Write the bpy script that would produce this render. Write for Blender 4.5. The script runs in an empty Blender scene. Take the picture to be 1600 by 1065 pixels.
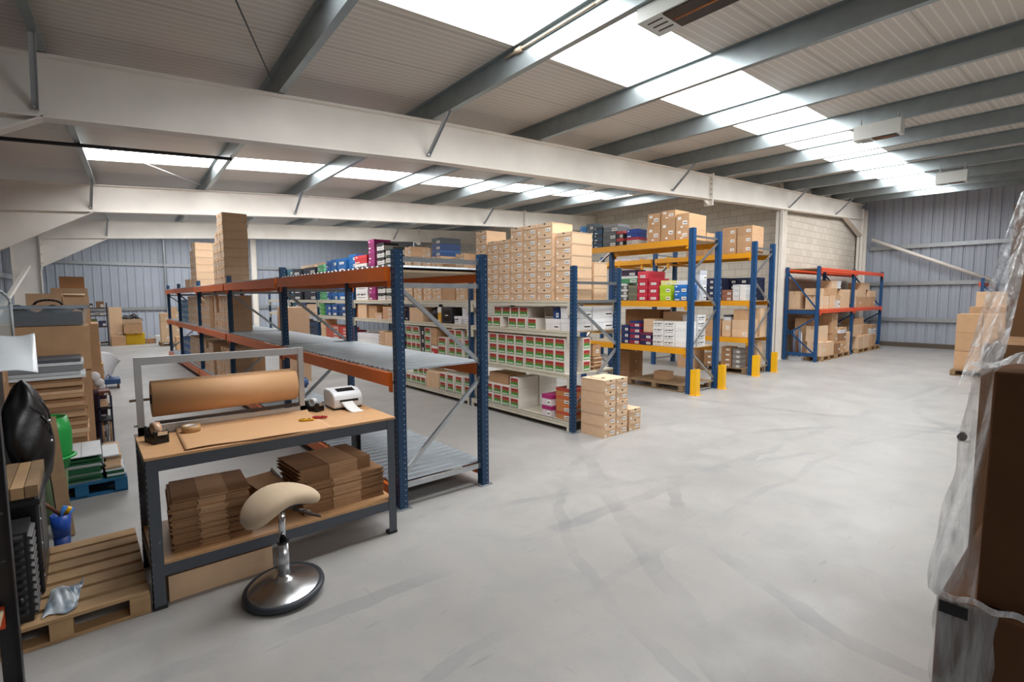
import bpy, bmesh, math, random
from mathutils import Vector, Matrix
random.seed(7)
S = bpy.context.scene
COL = S.collection

# ------------------------------------------------------------------ camera
CH = 1.9
YAW, PITCH, ROLL, FPX = 0.69977, 0.08553, 0.003745, 793.84
fw = Vector((math.sin(YAW) * math.cos(PITCH), math.cos(YAW) * math.cos(PITCH), -math.sin(PITCH)))
rt = Vector((math.cos(YAW), -math.sin(YAW), 0))
dn = fw.cross(rt)
r2 = rt * math.cos(ROLL) + dn * math.sin(ROLL)
d2 = -rt * math.sin(ROLL) + dn * math.cos(ROLL)
cam = bpy.data.cameras.new('camera')
cam.sensor_fit = 'HORIZONTAL'
cam.sensor_width = 36.0
cam.lens = FPX / 1600 * 36.0
cam.clip_end = 200
cam.clip_start = 0.05
camo = bpy.data.objects.new('camera', cam)
camo.matrix_world = Matrix(((r2.x, -d2.x, -fw.x, 0), (r2.y, -d2.y, -fw.y, 0), (r2.z, -d2.z, -fw.z, CH), (0, 0, 0, 1)))
COL.objects.link(camo)
S.camera = camo

# ------------------------------------------------------------------ light and exposure
SKY = 14.0                      # radiance of the daylight in the rooflights
S.view_settings.view_transform = 'Standard'
S.view_settings.look = 'None'
S.view_settings.exposure = 0.0
S.view_settings.gamma = 1.0
S.view_settings.use_curve_mapping = False
W = bpy.data.worlds.new('world')
S.world = W
W.use_nodes = True
W.node_tree.nodes['Background'].inputs[0].default_value = (0.75, 0.85, 1, 1)
W.node_tree.nodes['Background'].inputs[1].default_value = 0.6
S.cycles.max_bounces = 10
S.cycles.diffuse_bounces = 6
S.cycles.transparent_max_bounces = 12
S.cycles.use_denoising = True
S.cycles.sample_clamp_indirect = 25.0

# ------------------------------------------------------------------ materials
MATS = {}
def srgb(c):
    if isinstance(c, str):
        c = [int(c[i:i + 2], 16) / 255 for i in (0, 2, 4)]
    return tuple(((v / 12.92) if v <= 0.04045 else ((v + 0.055) / 1.055) ** 2.4) for v in c) + (1,)

def mat(name, col='808080', rough=0.6, metal=0.0, noise=0.0, nscale=6.0, vary=0.0, bump=0.0, bscale=60.0, coat=0.0, spec=0.5, alpha=1.0, trans=0.0, emit=0.0):
    if name in MATS:
        return MATS[name]
    m = bpy.data.materials.new(name)
    m.use_nodes = True
    N, L = m.node_tree.nodes, m.node_tree.links
    b = N['Principled BSDF']
    c = srgb(col)
    b.inputs['Base Color'].default_value = c
    b.inputs['Roughness'].default_value = rough
    b.inputs['Metallic'].default_value = metal
    b.inputs['Specular IOR Level'].default_value = spec
    b.inputs['Coat Weight'].default_value = coat
    b.inputs['Alpha'].default_value = alpha
    b.inputs['Transmission Weight'].default_value = trans
    if emit:
        b.inputs['Emission Color'].default_value = c
        b.inputs['Emission Strength'].default_value = emit
    src = None
    if noise:
        tc = N.new('ShaderNodeTexCoord')
        n = N.new('ShaderNodeTexNoise')
        n.inputs['Scale'].default_value = nscale
        n.inputs['Detail'].default_value = 5
        L.new(tc.outputs['Object'], n.inputs['Vector'])
        mr = N.new('ShaderNodeMapRange')
        mr.inputs['From Min'].default_value = 0.3
        mr.inputs['From Max'].default_value = 0.7
        mr.inputs['To Min'].default_value = 1 - noise
        mr.inputs['To Max'].default_value = 1 + noise
        L.new(n.outputs['Fac'], mr.inputs['Value'])
        src = mr.outputs['Result']
    if vary:
        oi = N.new('ShaderNodeObjectInfo')
        mv = N.new('ShaderNodeMapRange')
        mv.inputs['To Min'].default_value = 1 - vary
        mv.inputs['To Max'].default_value = 1 + vary
        L.new(oi.outputs['Random'], mv.inputs['Value'])
        if src is None:
            src = mv.outputs['Result']
        else:
            mm = N.new('ShaderNodeMath')
            mm.operation = 'MULTIPLY'
            L.new(src, mm.inputs[0])
            L.new(mv.outputs['Result'], mm.inputs[1])
            src = mm.outputs[0]
    if src is not None:
        vm = N.new('ShaderNodeVectorMath')
        vm.operation = 'SCALE'
        vm.inputs[0].default_value = c[:3]
        L.new(src, vm.inputs['Scale'])
        L.new(vm.outputs[0], b.inputs['Base Color'])
    if bump:
        tc = N.new('ShaderNodeTexCoord')
        n = N.new('ShaderNodeTexNoise')
        n.inputs['Scale'].default_value = bscale
        n.inputs['Detail'].default_value = 3
        L.new(tc.outputs['Object'], n.inputs['Vector'])
        bp = N.new('ShaderNodeBump')
        bp.inputs['Strength'].default_value = bump
        bp.inputs['Distance'].default_value = 0.01
        L.new(n.outputs['Fac'], bp.inputs['Height'])
        L.new(bp.outputs['Normal'], b.inputs['Normal'])
    MATS[name] = m
    return m

def math_node(N, L, op, a, b=None, c=None):
    n = N.new('ShaderNodeMath')
    n.operation = op
    for i, v in enumerate((a, b, c)):
        if v is None:
            continue
        if isinstance(v, (int, float)):
            n.inputs[i].default_value = v
        else:
            L.new(v, n.inputs[i])
    return n.outputs[0]

def mix_col(N, L, fac, a, b):
    n = N.new('ShaderNodeMix')
    n.data_type = 'RGBA'
    if isinstance(fac, (int, float)):
        n.inputs[0].default_value = fac
    else:
        L.new(fac, n.inputs[0])
    for k, v in ((6, a), (7, b)):
        if isinstance(v, tuple):
            n.inputs[k].default_value = v
        else:
            L.new(v, n.inputs[k])
    return n.outputs[2]

def floor_mat():
    m = bpy.data.materials.new('concrete_floor')
    m.use_nodes = True
    N, L = m.node_tree.nodes, m.node_tree.links
    b = N['Principled BSDF']
    tc = N.new('ShaderNodeTexCoord')
    def noise(scale, detail=6, rough=0.6, stretch=None, dist=0.0):
        v = tc.outputs['Object']
        if stretch:
            mp = N.new('ShaderNodeMapping')
            mp.inputs['Scale'].default_value = stretch
            mp.inputs['Rotation'].default_value = (0, 0, 0.5)
            L.new(v, mp.inputs['Vector'])
            v = mp.outputs[0]
        n = N.new('ShaderNodeTexNoise')
        n.inputs['Scale'].default_value = scale
        n.inputs['Detail'].default_value = detail
        n.inputs['Roughness'].default_value = rough
        n.inputs['Distortion'].default_value = dist
        L.new(v, n.inputs['Vector'])
        return n.outputs['Fac']
    def rng(v, a, c, lo, hi):
        n = N.new('ShaderNodeMapRange')
        n.inputs['From Min'].default_value = a
        n.inputs['From Max'].default_value = c
        n.inputs['To Min'].default_value = lo
        n.inputs['To Max'].default_value = hi
        L.new(v, n.inputs['Value'])
        return n.outputs['Result']
    big = rng(noise(0.55, 5, 0.55), 0.3, 0.7, 0, 1)
    col = mix_col(N, L, big, srgb('979592'), srgb('a8a5a1'))
    cloud = rng(noise(2.3, 8, 0.65, None, 0.6), 0.45, 0.72, 0, 0.55)
    col = mix_col(N, L, cloud, col, srgb('8b8c8c'))
    scuff = rng(noise(3.2, 4, 0.5, (1, 7, 1), 0.4), 0.66, 0.76, 0, 0.5)
    col = mix_col(N, L, scuff, col, srgb('73767a'))
    scuff2 = rng(noise(2.1, 4, 0.5, (9, 1, 1), 0.3), 0.68, 0.75, 0, 0.4)
    col = mix_col(N, L, scuff2, col, srgb('7d7e80'))
    sp = N.new('ShaderNodeSeparateXYZ')
    L.new(tc.outputs['Object'], sp.inputs[0])
    wob = math_node(N, L, 'MULTIPLY', math_node(N, L, 'SUBTRACT', noise(1.5, 3), 0.5), 0.25)
    patch = rng(noise(1.1, 5), 0.42, 0.6, 0.0, 1.0)
    def band(d, w, k):
        m_ = math_node(N, L, 'LESS_THAN', math_node(N, L, 'ABSOLUTE', math_node(N, L, 'ADD', d, wob)), w)
        return math_node(N, L, 'MULTIPLY', math_node(N, L, 'MULTIPLY', m_, patch), k)
    def arc(cx, cy, r):
        dx = math_node(N, L, 'POWER', math_node(N, L, 'SUBTRACT', sp.outputs[0], cx), 2.0)
        dy = math_node(N, L, 'POWER', math_node(N, L, 'SUBTRACT', sp.outputs[1], cy), 2.0)
        return math_node(N, L, 'SUBTRACT', math_node(N, L, 'SQRT', math_node(N, L, 'ADD', dx, dy)), r)
    def line(a_, b_, c_):
        return math_node(N, L, 'ADD', math_node(N, L, 'ADD', math_node(N, L, 'MULTIPLY', sp.outputs[0], a_), math_node(N, L, 'MULTIPLY', sp.outputs[1], b_)), c_)
    for d, w_, k in ((arc(6.2, 0.2, 3.1), 0.06, 0.4), (arc(6.0, 0.4, 3.9), 0.05, 0.35), (line(0.05, 1.0, -3.0), 0.07, 0.4), (line(0.3, 0.95, -4.2), 0.05, 0.35), (arc(11.5, -1.0, 3.2), 0.08, 0.4), (line(0.0, 1.0, -2.1), 0.04, 0.3), (line(1.0, 0.2, -9.6), 0.08, 0.35), (line(0.8, -0.6, -1.2), 0.09, 0.4)):
        col = mix_col(N, L, band(d, w_, k), col, srgb('76797c'))
    fine = rng(noise(60, 3, 0.6), 0.3, 0.7, 0, 0.2)
    col = mix_col(N, L, fine, col, srgb('8a8987'))
    L.new(col, b.inputs['Base Color'])
    L.new(rng(noise(1.4, 6), 0.3, 0.7, 0.34, 0.55), b.inputs['Roughness'])
    b.inputs['Specular IOR Level'].default_value = 0.5
    return m

def block_mat():
    m = bpy.data.materials.new('concrete_block')
    m.use_nodes = True
    N, L = m.node_tree.nodes, m.node_tree.links
    b = N['Principled BSDF']
    tc = N.new('ShaderNodeTexCoord')
    sp = N.new('ShaderNodeSeparateXYZ')
    L.new(tc.outputs['Object'], sp.inputs[0])
    u = math_node(N, L, 'ADD', sp.outputs[0], sp.outputs[1])
    cb = N.new('ShaderNodeCombineXYZ')
    L.new(u, cb.inputs[0])
    L.new(sp.outputs[2], cb.inputs[1])
    br = N.new('ShaderNodeTexBrick')
    br.inputs['Scale'].default_value = 1.0
    br.inputs['Brick Width'].default_value = 0.43
    br.inputs['Row Height'].default_value = 0.213
    br.inputs['Mortar Size'].default_value = 0.006
    br.inputs['Mortar Smooth'].default_value = 0.3
    br.inputs['Bias'].default_value = 0.0
    br.inputs['Color1'].default_value = srgb('d4ccbf')
    br.inputs['Color2'].default_value = srgb('c6beb1')
    br.inputs['Mortar'].default_value = srgb('8d877e')
    L.new(cb.outputs[0], br.inputs['Vector'])
    n = N.new('ShaderNodeTexNoise')
    n.inputs['Scale'].default_value = 9
    n.inputs['Detail'].default_value = 6
    L.new(tc.outputs['Object'], n.inputs['Vector'])
    f = math_node(N, L, 'MULTIPLY', n.outputs['Fac'], 0.3)
    L.new(mix_col(N, L, f, br.outputs['Color'], srgb('aea699')), b.inputs['Base Color'])
    b.inputs['Roughness'].default_value = 0.9
    bp = N.new('ShaderNodeBump')
    bp.inputs['Strength'].default_value = 0.4
    bp.inputs['Distance'].default_value = 0.01
    L.new(math_node(N, L, 'SUBTRACT', 1.0, br.outputs['Fac']), bp.inputs['Height'])
    L.new(bp.outputs['Normal'], b.inputs['Normal'])
    return m

def ceiling_mat():
    # profiled liner sheet: ribs run with the rafters, fine ribs plus a deeper seam every metre
    m = bpy.data.materials.new('roof_liner_sheet')
    m.use_nodes = True
    N, L = m.node_tree.nodes, m.node_tree.links
    b = N['Principled BSDF']
    tc = N.new('ShaderNodeTexCoord')
    sp = N.new('ShaderNodeSeparateXYZ')
    L.new(tc.outputs['Object'], sp.inputs[0])
    y = sp.outputs[1]
    fr = math_node(N, L, 'FRACT', math_node(N, L, 'DIVIDE', y, 0.1))
    rib = math_node(N, L, 'LESS_THAN', math_node(N, L, 'ABSOLUTE', math_node(N, L, 'SUBTRACT', fr, 0.5)), 0.09)
    fs = math_node(N, L, 'FRACT', math_node(N, L, 'DIVIDE', y, 1.0))
    seam = math_node(N, L, 'LESS_THAN', math_node(N, L, 'ABSOLUTE', math_node(N, L, 'SUBTRACT', fs, 0.5)), 0.012)
    col = mix_col(N, L, math_node(N, L, 'MULTIPLY', rib, 0.8), srgb('bdb4aa'), srgb('d6cec3'))
    col = mix_col(N, L, math_node(N, L, 'MULTIPLY', seam, 0.35), col, srgb('6e675f'))
    L.new(col, b.inputs['Base Color'])
    b.inputs['Roughness'].default_value = 0.42
    bp = N.new('ShaderNodeBump')
    bp.inputs['Strength'].default_value = 0.5
    bp.inputs['Distance'].default_value = 0.012
    L.new(math_node(N, L, 'SUBTRACT', rib, seam), bp.inputs['Height'])
    L.new(bp.outputs['Normal'], b.inputs['Normal'])
    return m

def post_mat(name, col, dot, pitch=0.05, rad=0.0048, off=0.018):
    # painted upright with a row of punched slots down each face
    m = bpy.data.materials.new(name)
    m.use_nodes = True
    N, L = m.node_tree.nodes, m.node_tree.links
    b = N['Principled BSDF']
    tc = N.new('ShaderNodeTexCoord')
    sp = N.new('ShaderNodeSeparateXYZ')
    L.new(tc.outputs['Object'], sp.inputs[0])
    ge = N.new('ShaderNodeNewGeometry')
    vt = N.new('ShaderNodeVectorTransform')
    vt.vector_type = 'NORMAL'
    vt.convert_from = 'WORLD'
    vt.convert_to = 'OBJECT'
    L.new(ge.outputs['True Normal'], vt.inputs[0])
    sn = N.new('ShaderNodeSeparateXYZ')
    L.new(vt.outputs[0], sn.inputs[0])
    fz = math_node(N, L, 'SUBTRACT', math_node(N, L, 'FRACT', math_node(N, L, 'DIVIDE', sp.outputs[2], pitch)), 0.5)
    dz = math_node(N, L, 'MULTIPLY', fz, pitch)
    def dot_at(coord, c):
        d = math_node(N, L, 'SUBTRACT', coord, c)
        q = math_node(N, L, 'ADD', math_node(N, L, 'POWER', d, 2.0), math_node(N, L, 'POWER', dz, 2.0))
        return math_node(N, L, 'LESS_THAN', q, rad * rad)
    fx = math_node(N, L, 'MULTIPLY', math_node(N, L, 'GREATER_THAN', math_node(N, L, 'ABSOLUTE', sn.outputs[0]), 0.7), dot_at(sp.outputs[1], 0.015))
    fy = math_node(N, L, 'MULTIPLY', math_node(N, L, 'GREATER_THAN', math_node(N, L, 'ABSOLUTE', sn.outputs[1]), 0.7), dot_at(sp.outputs[0], off))
    k = math_node(N, L, 'MAXIMUM', fx, fy)
    n = N.new('ShaderNodeTexNoise')
    n.inputs['Scale'].default_value = 30
    n.inputs['Detail'].default_value = 4
    L.new(tc.outputs['Object'], n.inputs['Vector'])
    sc = math_node(N, L, 'MULTIPLY', math_node(N, L, 'GREATER_THAN', n.outputs['Fac'], 0.69), 0.35)
    base = mix_col(N, L, sc, srgb(col), srgb('8f9aa3'))
    L.new(mix_col(N, L, k, base, srgb(dot)), b.inputs['Base Color'])
    b.inputs['Roughness'].default_value = 0.42
    MATS[name] = m
    return m

FLOOR, BLOCK, CEIL = floor_mat(), block_mat(), ceiling_mat()
POST = post_mat('blue_upright_paint', '0b3658', 'a9bac6')
POSTY = post_mat('bright_blue_upright_paint', '0d4270', '7f9cb3')
GPOST = post_mat('grey_slotted_angle', '4a5059', 'aab0b5', 0.04, 0.005, 0.0)
BLACKPOST = post_mat('black_slotted_upright', '24252a', '3a3b40')
ORANGE = mat('orange_beam_paint', 'dc6a1c', 0.4, noise=0.06)
REDOR = mat('red_orange_beam_paint', 'dc5228', 0.4, noise=0.05)
YEL = mat('yellow_beam_paint', 'e09a10', 0.4, noise=0.05)
SAFE = mat('yellow_guard_paint', 'f0b40a', 0.4, noise=0.03)
BEIGE = mat('beige_beam_paint', 'c9c4b2', 0.45, noise=0.04)
GALV = mat('galvanised_steel', 'b4b8bb', 0.33, 0.85, noise=0.08, nscale=14)
GALVD = mat('dull_galvanised_steel', 'a3a7aa', 0.4, 0.6, noise=0.06, nscale=9)
GDECK = mat('galvanised_decking', 'a2aab0', 0.46, 0.55, noise=0.1, nscale=5)
PURL = mat('galvanised_purlin', '8d9698', 0.36, 0.65, noise=0.08, nscale=5)
WHITE_ST = mat('cream_steel_paint', 'e6e0d7', 0.5, noise=0.05, nscale=2.2)
CLAD = mat('wall_cladding', 'a3a9b4', 0.5, 0.0, noise=0.04, nscale=1.5)
DARK = mat('dark_steel', '2e2e33', 0.5)
ALU = mat('satin_aluminium', 'b6b8b9', 0.4, 0.55, noise=0.04)
CHROME = mat('polished_chrome', 'd4d6d8', 0.13, 1.0)
CARD = mat('kraft_cardboard', 'd6b593', 0.8, noise=0.05, nscale=9, vary=0.06, spec=0.25)
CARDL = mat('light_kraft_cardboard', 'dfc0a0', 0.8, noise=0.04, nscale=9, vary=0.05, spec=0.25)
CARDD = mat('brown_cardboard', 'c09a76', 0.85, noise=0.06, nscale=8, vary=0.07, spec=0.2)
CARDX = mat('dark_brown_cardboard', '9a7555', 0.85, noise=0.07, nscale=8, vary=0.05, spec=0.2)
TAPE = mat('brown_packing_tape', 'c79f70', 0.3, noise=0.03, spec=0.6)
INK = mat('black_ink', '1b1b1d', 0.6)
PAPER = mat('white_label_paper', 'eceae6', 0.6)
CREAM = mat('cream_carton', 'dcd6cd', 0.6, noise=0.02, vary=0.03)
PRED = mat('printed_red', 'ad2f35', 0.5, noise=0.1, nscale=40)
PGREEN = mat('printed_green', '3f8a35', 0.5, noise=0.12, nscale=40)
WOOD = mat('pallet_pine', 'b08f68', 0.8, noise=0.14, nscale=7, vary=0.09)
WOODD = mat('weathered_pallet_wood', '8b7153', 0.85, noise=0.16, nscale=7, vary=0.08)
MDF = mat('worktop_chipboard', 'c4986c', 0.55, noise=0.05, nscale=20)
DECKW = mat('shelf_board', 'b7a184', 0.7, noise=0.05, nscale=6)
BLK = mat('black_plastic', '141416', 0.3)
BLKM = mat('matt_black_plastic', '1a1a1d', 0.6)
WHT = mat('white_plastic', 'e4e6e8', 0.35)
GREYPL = mat('grey_paint', '4a5059', 0.45, noise=0.04)
BLUEP = mat('blue_pallet_paint', '1c5d86', 0.7, noise=0.12, nscale=9)

# ------------------------------------------------------------------ mesh helpers
class MB:
    """collects shapes and links them as one mesh object"""
    def __init__(self):
        self.v, self.f, self.m, self.sm = [], [], [], []
    def add(self, vs, fs, mi=0, smooth=False):
        o = len(self.v)
        self.v += [tuple(p) for p in vs]
        for f in fs:
            self.f.append([o + i for i in f])
            self.m.append(mi)
            self.sm.append(smooth)
        return self
    def box(self, x0, x1, y0, y1, z0, z1, mi=0):
        return self.add([(x0, y0, z0), (x1, y0, z0), (x1, y1, z0), (x0, y1, z0), (x0, y0, z1), (x1, y0, z1), (x1, y1, z1), (x0, y1, z1)],
                        [(0, 3, 2, 1), (4, 5, 6, 7), (0, 1, 5, 4), (1, 2, 6, 5), (2, 3, 7, 6), (3, 0, 4, 7)], mi)
    def hexa(self, p, mi=0):
        return self.add(p, [(0, 3, 2, 1), (4, 5, 6, 7), (0, 1, 5, 4), (1, 2, 6, 5), (2, 3, 7, 6), (3, 0, 4, 7)], mi)
    def bar(self, a, b, w, h, up=(0, 0, 1), mi=0):
        a, b = Vector(a), Vector(b)
        d = (b - a).normalized()
        s = d.cross(Vector(up))
        if s.length < 1e-4:
            s = d.cross(Vector((0, 1, 0)))
        s.normalize()
        u = s.cross(d)
        s, u = s * w / 2, u * h / 2
        return self.hexa([a - s - u, a + s - u, b + s - u, b - s - u, a - s + u, a + s + u, b + s + u, b - s + u], mi)
    def prism(self, prof, fn, t0, t1, mi=0, smooth=False, cap=True):
        """profile points (p, q) swept from t0 to t1; fn(p, q, t) gives the point"""
        n = len(prof)
        vs = [fn(p, q, t0) for p, q in prof] + [fn(p, q, t1) for p, q in prof]
        fs = [(i, (i + 1) % n, n + (i + 1) % n, n + i) for i in range(n)]
        self.add(vs, fs, mi, smooth)
        if cap:
            o = len(self.v) - 2 * n
            self.f += [[o + i for i in range(n)][::-1], [o + n + i for i in range(n)]]
            self.m += [mi, mi]
            self.sm += [False, False]
        return self
    def cyl(self, a, b, r, r1=None, n=16, mi=0, cap=True):
        a, b = Vector(a), Vector(b)
        r1 = r if r1 is None else r1
        d = (b - a).normalized()
        s = d.cross(Vector((0, 0, 1)))
        if s.length < 1e-4:
            s = Vector((1, 0, 0))
        s.normalize()
        u = s.cross(d)
        vs = []
        for c, q in ((a, r), (b, r1)):
            for i in range(n):
                t = 2 * math.pi * i / n
                vs.append(c + (s * math.cos(t) + u * math.sin(t)) * q)
        o = len(self.v)
        self.add(vs, [(i, (i + 1) % n, n + (i + 1) % n, n + i) for i in range(n)], mi, True)
        if cap:
            self.f += [[o + i for i in range(n)][::-1], [o + n + i for i in range(n)]]
            self.m += [mi, mi]
            self.sm += [False, False]
        return self
    def lathe(self, prof, n=40, mi=0, c=(0, 0, 0), closed=False):
        vs = []
        for r, z in prof:
            for i in range(n):
                t = 2 * math.pi * i / n
                vs.append((c[0] + r * math.cos(t), c[1] + r * math.sin(t), c[2] + z))
        fs = []
        k = len(prof)
        for j in range(k if closed else k - 1):
            for i in range(n):
                j2 = (j + 1) % k
                fs.append((j * n + i, j * n + (i + 1) % n, j2 * n + (i + 1) % n, j2 * n + i))
        return self.add(vs, fs, mi, True)
    def tube(self, pts, r, n=8, mi=0):
        for a, b in zip(pts[:-1], pts[1:]):
            self.cyl(a, b, r, n=n, mi=mi)
        return self
    def grid(self, fn, nu, nv, mi=0, smooth=True, wrap=False):
        vs = [fn(i / nu, j / nv) for j in range(nv + 1) for i in range(nu + 1)]
        w = nu + 1
        fs = [(j * w + i, j * w + i + 1, (j + 1) * w + i + 1, (j + 1) * w + i) for j in range(nv) for i in range(nu)]
        return self.add(vs, fs, mi, smooth)
    def mesh(self, name, mats):
        me = bpy.data.meshes.new(name)
        me.from_pydata([tuple(p) for p in self.v], [], self.f)
        for m in (mats if isinstance(mats, (list, tuple)) else [mats]):
            me.materials.append(m)
        me.polygons.foreach_set('material_index', self.m)
        me.polygons.foreach_set('use_smooth', self.sm)
        bm = bmesh.new()
        bm.from_mesh(me)
        bmesh.ops.recalc_face_normals(bm, faces=bm.faces)
        bm.to_mesh(me)
        bm.free()
        me.update()
        return me
    def build(self, name, mats, parent=None, loc=(0, 0, 0), rz=0.0, bevel=0.0, subsurf=0, solid=0.0):
        o = link(name, self.mesh(name, mats), parent, loc, rz)
        if solid:
            s = o.modifiers.new('solid', 'SOLIDIFY')
            s.thickness = solid
        if bevel:
            b = o.modifiers.new('bevel', 'BEVEL')
            b.width = bevel
            b.segments = 2
            b.limit_method = 'ANGLE'
            b.angle_limit = 0.6
        if subsurf:
            s = o.modifiers.new('sub', 'SUBSURF')
            s.levels = s.render_levels = subsurf
        return o

def link(name, me, parent=None, loc=(0, 0, 0), rz=0.0):
    o = bpy.data.objects.new(name, me)
    o.location = loc
    o.rotation_euler = (0, 0, rz)
    COL.objects.link(o)
    if parent is not None:
        o.parent = parent
    return o

def tag(o, label, cat, group=None, kind=None):
    o['label'] = label
    o['category'] = cat
    if group:
        o['group'] = group
    if kind:
        o['kind'] = kind
    return o

def thing(name, label, cat, loc=(0, 0, 0), rz=0.0, group=None):
    o = bpy.data.objects.new(name, None)
    o.empty_display_size = 0.1
    o.location = loc
    o.rotation_euler = (0, 0, rz)
    COL.objects.link(o)
    return tag(o, label, cat, group)

def struct(o, label=None):
    o['kind'] = 'structure'
    if label:
        o['label'] = label
    return o

# ------------------------------------------------------------------ the shell
def gs(s):
    return 4.42 + (s - 4) * (0.05 if s > 4 else 0.07)
TILT = 0.063
def roofz(x, y):
    return gs(x - TILT * (y - 6.5)) + 0.0216 * (y - 6.5)
def xs(s, y):
    return s + TILT * (y - 6.5)

YB, YF, XL, XR = -10.0, 28.9, -2.75, 23.6
struct(MB().box(-5, 25, YB - 1, 30, -0.2, 0).build('floor', FLOOR), 'pale grey sealed concrete floor with scuffs')

def cladding(name, p0, p1, zf, pitch=0.3, flip=1, z0=0.0):
    """ribbed sheet wall from p0 to p1 (plan), top height from zf(x, y)"""
    p0, p1 = Vector(p0), Vector(p1)
    L = (p1 - p0).length
    d = (p1 - p0) / L
    nrm = Vector((-d.y, d.x)) * flip
    prof, t = [], 0.0
    while t < L:
        for dt, q in ((0, 0), (0.10, 0), (0.115, 0.006), (0.13, 0), (0.22, 0), (0.24, 0.035), (0.275, 0.035), (0.295, 0)):
            if t + dt <= L:
                prof.append((t + dt, q))
        t += pitch
    prof.append((L, 0))
    m = MB()
    vs = []
    for t, q in prof:
        p = p0 + d * t + nrm * q
        zt = zf(p.x, p.y)
        vs += [(p.x, p.y, z0), (p.x, p.y, zt)]
    m.add(vs, [(2 * i, 2 * i + 2, 2 * i + 3, 2 * i + 1) for i in range(len(prof) - 1)])
    return struct(m.build(name, CLAD), 'grey ribbed metal cladding')

top = lambda x, y: roofz(x, y) + 0.25
cladding('wall_left', (xs(XL, YB), YB), (xs(XL, YF), YF), top, flip=-1)
cladding('wall_right', (XR, 6.8), (XR, YB), top, flip=1)
cladding('wall_far', (xs(XL, YF), YF), (16.2, YF), top, flip=-1)
cladding('wall_near', (XR, YB), (xs(XL, YB), YB), top, flip=-1)
struct(MB().box(XR - 0.1, XR + 0.05, YB, 6.5, 0, 0.16).build('baseboard_right', mat('brown_sill', '5d5348', 0.8)), 'brown base sill')
def block_wall(name, x0, x1, y0, y1):
    m = MB()
    c = [(x0, y0), (x1, y0), (x1, y1), (x0, y1)]
    m.hexa([(x, y, 0) for x, y in c] + [(x, y, roofz(x, y) + 0.24) for x, y in c])
    return struct(m.build(name, BLOCK), 'fair faced concrete block wall')
block_wall('wall_partition', 16.25, 16.4, 6.82, YF)
block_wall('wall_block', 16.25, 23.5, 6.66, 6.8)

# roof liner with openings for the rooflights
SKYL = [(0.9, 15.0, lambda x: -4.5 + 0.03 * x, lambda x: -3.25 + 0.03 * x),  # unseen strip behind the camera, added to brighten camera-facing sides
        (0.9, 21.6, lambda x: 3.0 + 0.038 * x, lambda x: 4.3 + 0.028 * x),
        (0.14, 14.2, lambda x: 11.5 - 0.065 * x, lambda x: 12.72 - 0.068 * x),
        (0.3, 11.0, lambda x: 18.4 - 0.03 * x, lambda x: 19.6 - 0.03 * x),
        (0.3, 11.0, lambda x: 25.2 - 0.03 * x, lambda x: 26.4 - 0.03 * x)]  # assumed strip in the last bay, added to brighten the far wall
cl = MB()
XB = [-4.2, 0.14, 0.3, 0.9, 4, 8, 11.0, 14.2, 15.0, 18, 21.6, 24.6]
for a, b in zip(XB[:-1], XB[1:]):
    holes = [s for s in SKYL if s[0] <= a + 1e-6 and b <= s[1] + 1e-6]
    ys = [(YB - 0.3, YB - 0.3)]
    for s in holes:
        ys += [(s[2](a), s[2](b)), (s[3](a), s[3](b))]
    ys.append((29.3, 29.3))
    for i in range(0, len(ys), 2):
        (ya0, yb0), (ya1, yb1) = ys[i], ys[i + 1]
        n = max(1, int((ya1 - ya0) / 4))
        for j in range(n):
            q0, q1 = j / n, (j + 1) / n
            P = []
            for x, lo, hi in ((a, ya0, ya1), (b, yb0, yb1)):
                P.append([(x, lo + (hi - lo) * q0), (x, lo + (hi - lo) * q1)])
            c = [P[0][0], P[1][0], P[1][1], P[0][1]]
            cl.add([(x, y, roofz(x, y) + 0.262) for x, y in c] + [(x, y, roofz(x, y) + 0.34) for x, y in c],
                   [(0, 1, 2, 3), (4, 5, 6, 7), (0, 1, 5, 4), (1, 2, 6, 5), (2, 3, 7, 6), (3, 0, 4, 7)])
struct(cl.build('ceiling', CEIL), 'ribbed off-white roof liner sheets')
SKYM = bpy.data.materials.new('daylit_rooflight')
SKYM.use_nodes = True
_b = SKYM.node_tree.nodes['Principled BSDF']
_b.inputs['Base Color'].default_value = (0.8, 0.8, 0.8, 1)
_b.inputs['Emission Color'].default_value = (0.97, 0.985, 1.0, 1)
_b.inputs['Emission Strength'].default_value = SKY
for i, (a, b, lo, hi) in enumerate(SKYL):
    m = MB()
    n = 8
    for j in range(n):
        x0, x1 = a + (b - a) * j / n, a + (b - a) * (j + 1) / n
        c = [(x0, lo(x0)), (x1, lo(x1)), (x1, hi(x1)), (x0, hi(x0))]
        m.add([(x, y, roofz(x, y) + 0.30) for x, y in c], [(0, 1, 2, 3)])
    struct(m.build('window_%d' % (i + 1), SKYM), 'glowing white rooflight strip')

# purlins: galvanised zed sections running the length of the roof
def purlin(s, y0, y1):
    m = MB()
    n = 6
    prof = [(-0.06, 0.26), (-0.06, 0.254), (-0.006, 0.254), (-0.006, 0.0), (0.068, 0.0), (0.068, 0.024), (0.062, 0.024), (0.062, 0.006), (0.0, 0.006), (0.0, 0.26)]
    for j in range(n):
        a, b = y0 + (y1 - y0) * j / n, y0 + (y1 - y0) * (j + 1) / n
        m.prism(prof, lambda p, q, t: (xs(s, t) + p, t, roofz(xs(s, t), t) + q), a, b, cap=(j in (0, n - 1)))
    return struct(m.build('purlin_beam', PURL), 'galvanised roof purlin')
PS = [-0.18 + 2.06 * i for i in range(0, 12)]
PS[9], PS[10], PS[11] = 18.45, 20.2, 22.0
for i, s in enumerate([-2.3] + PS):
    purlin(s, YB, YF if s < 15.2 else 6.66)

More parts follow.
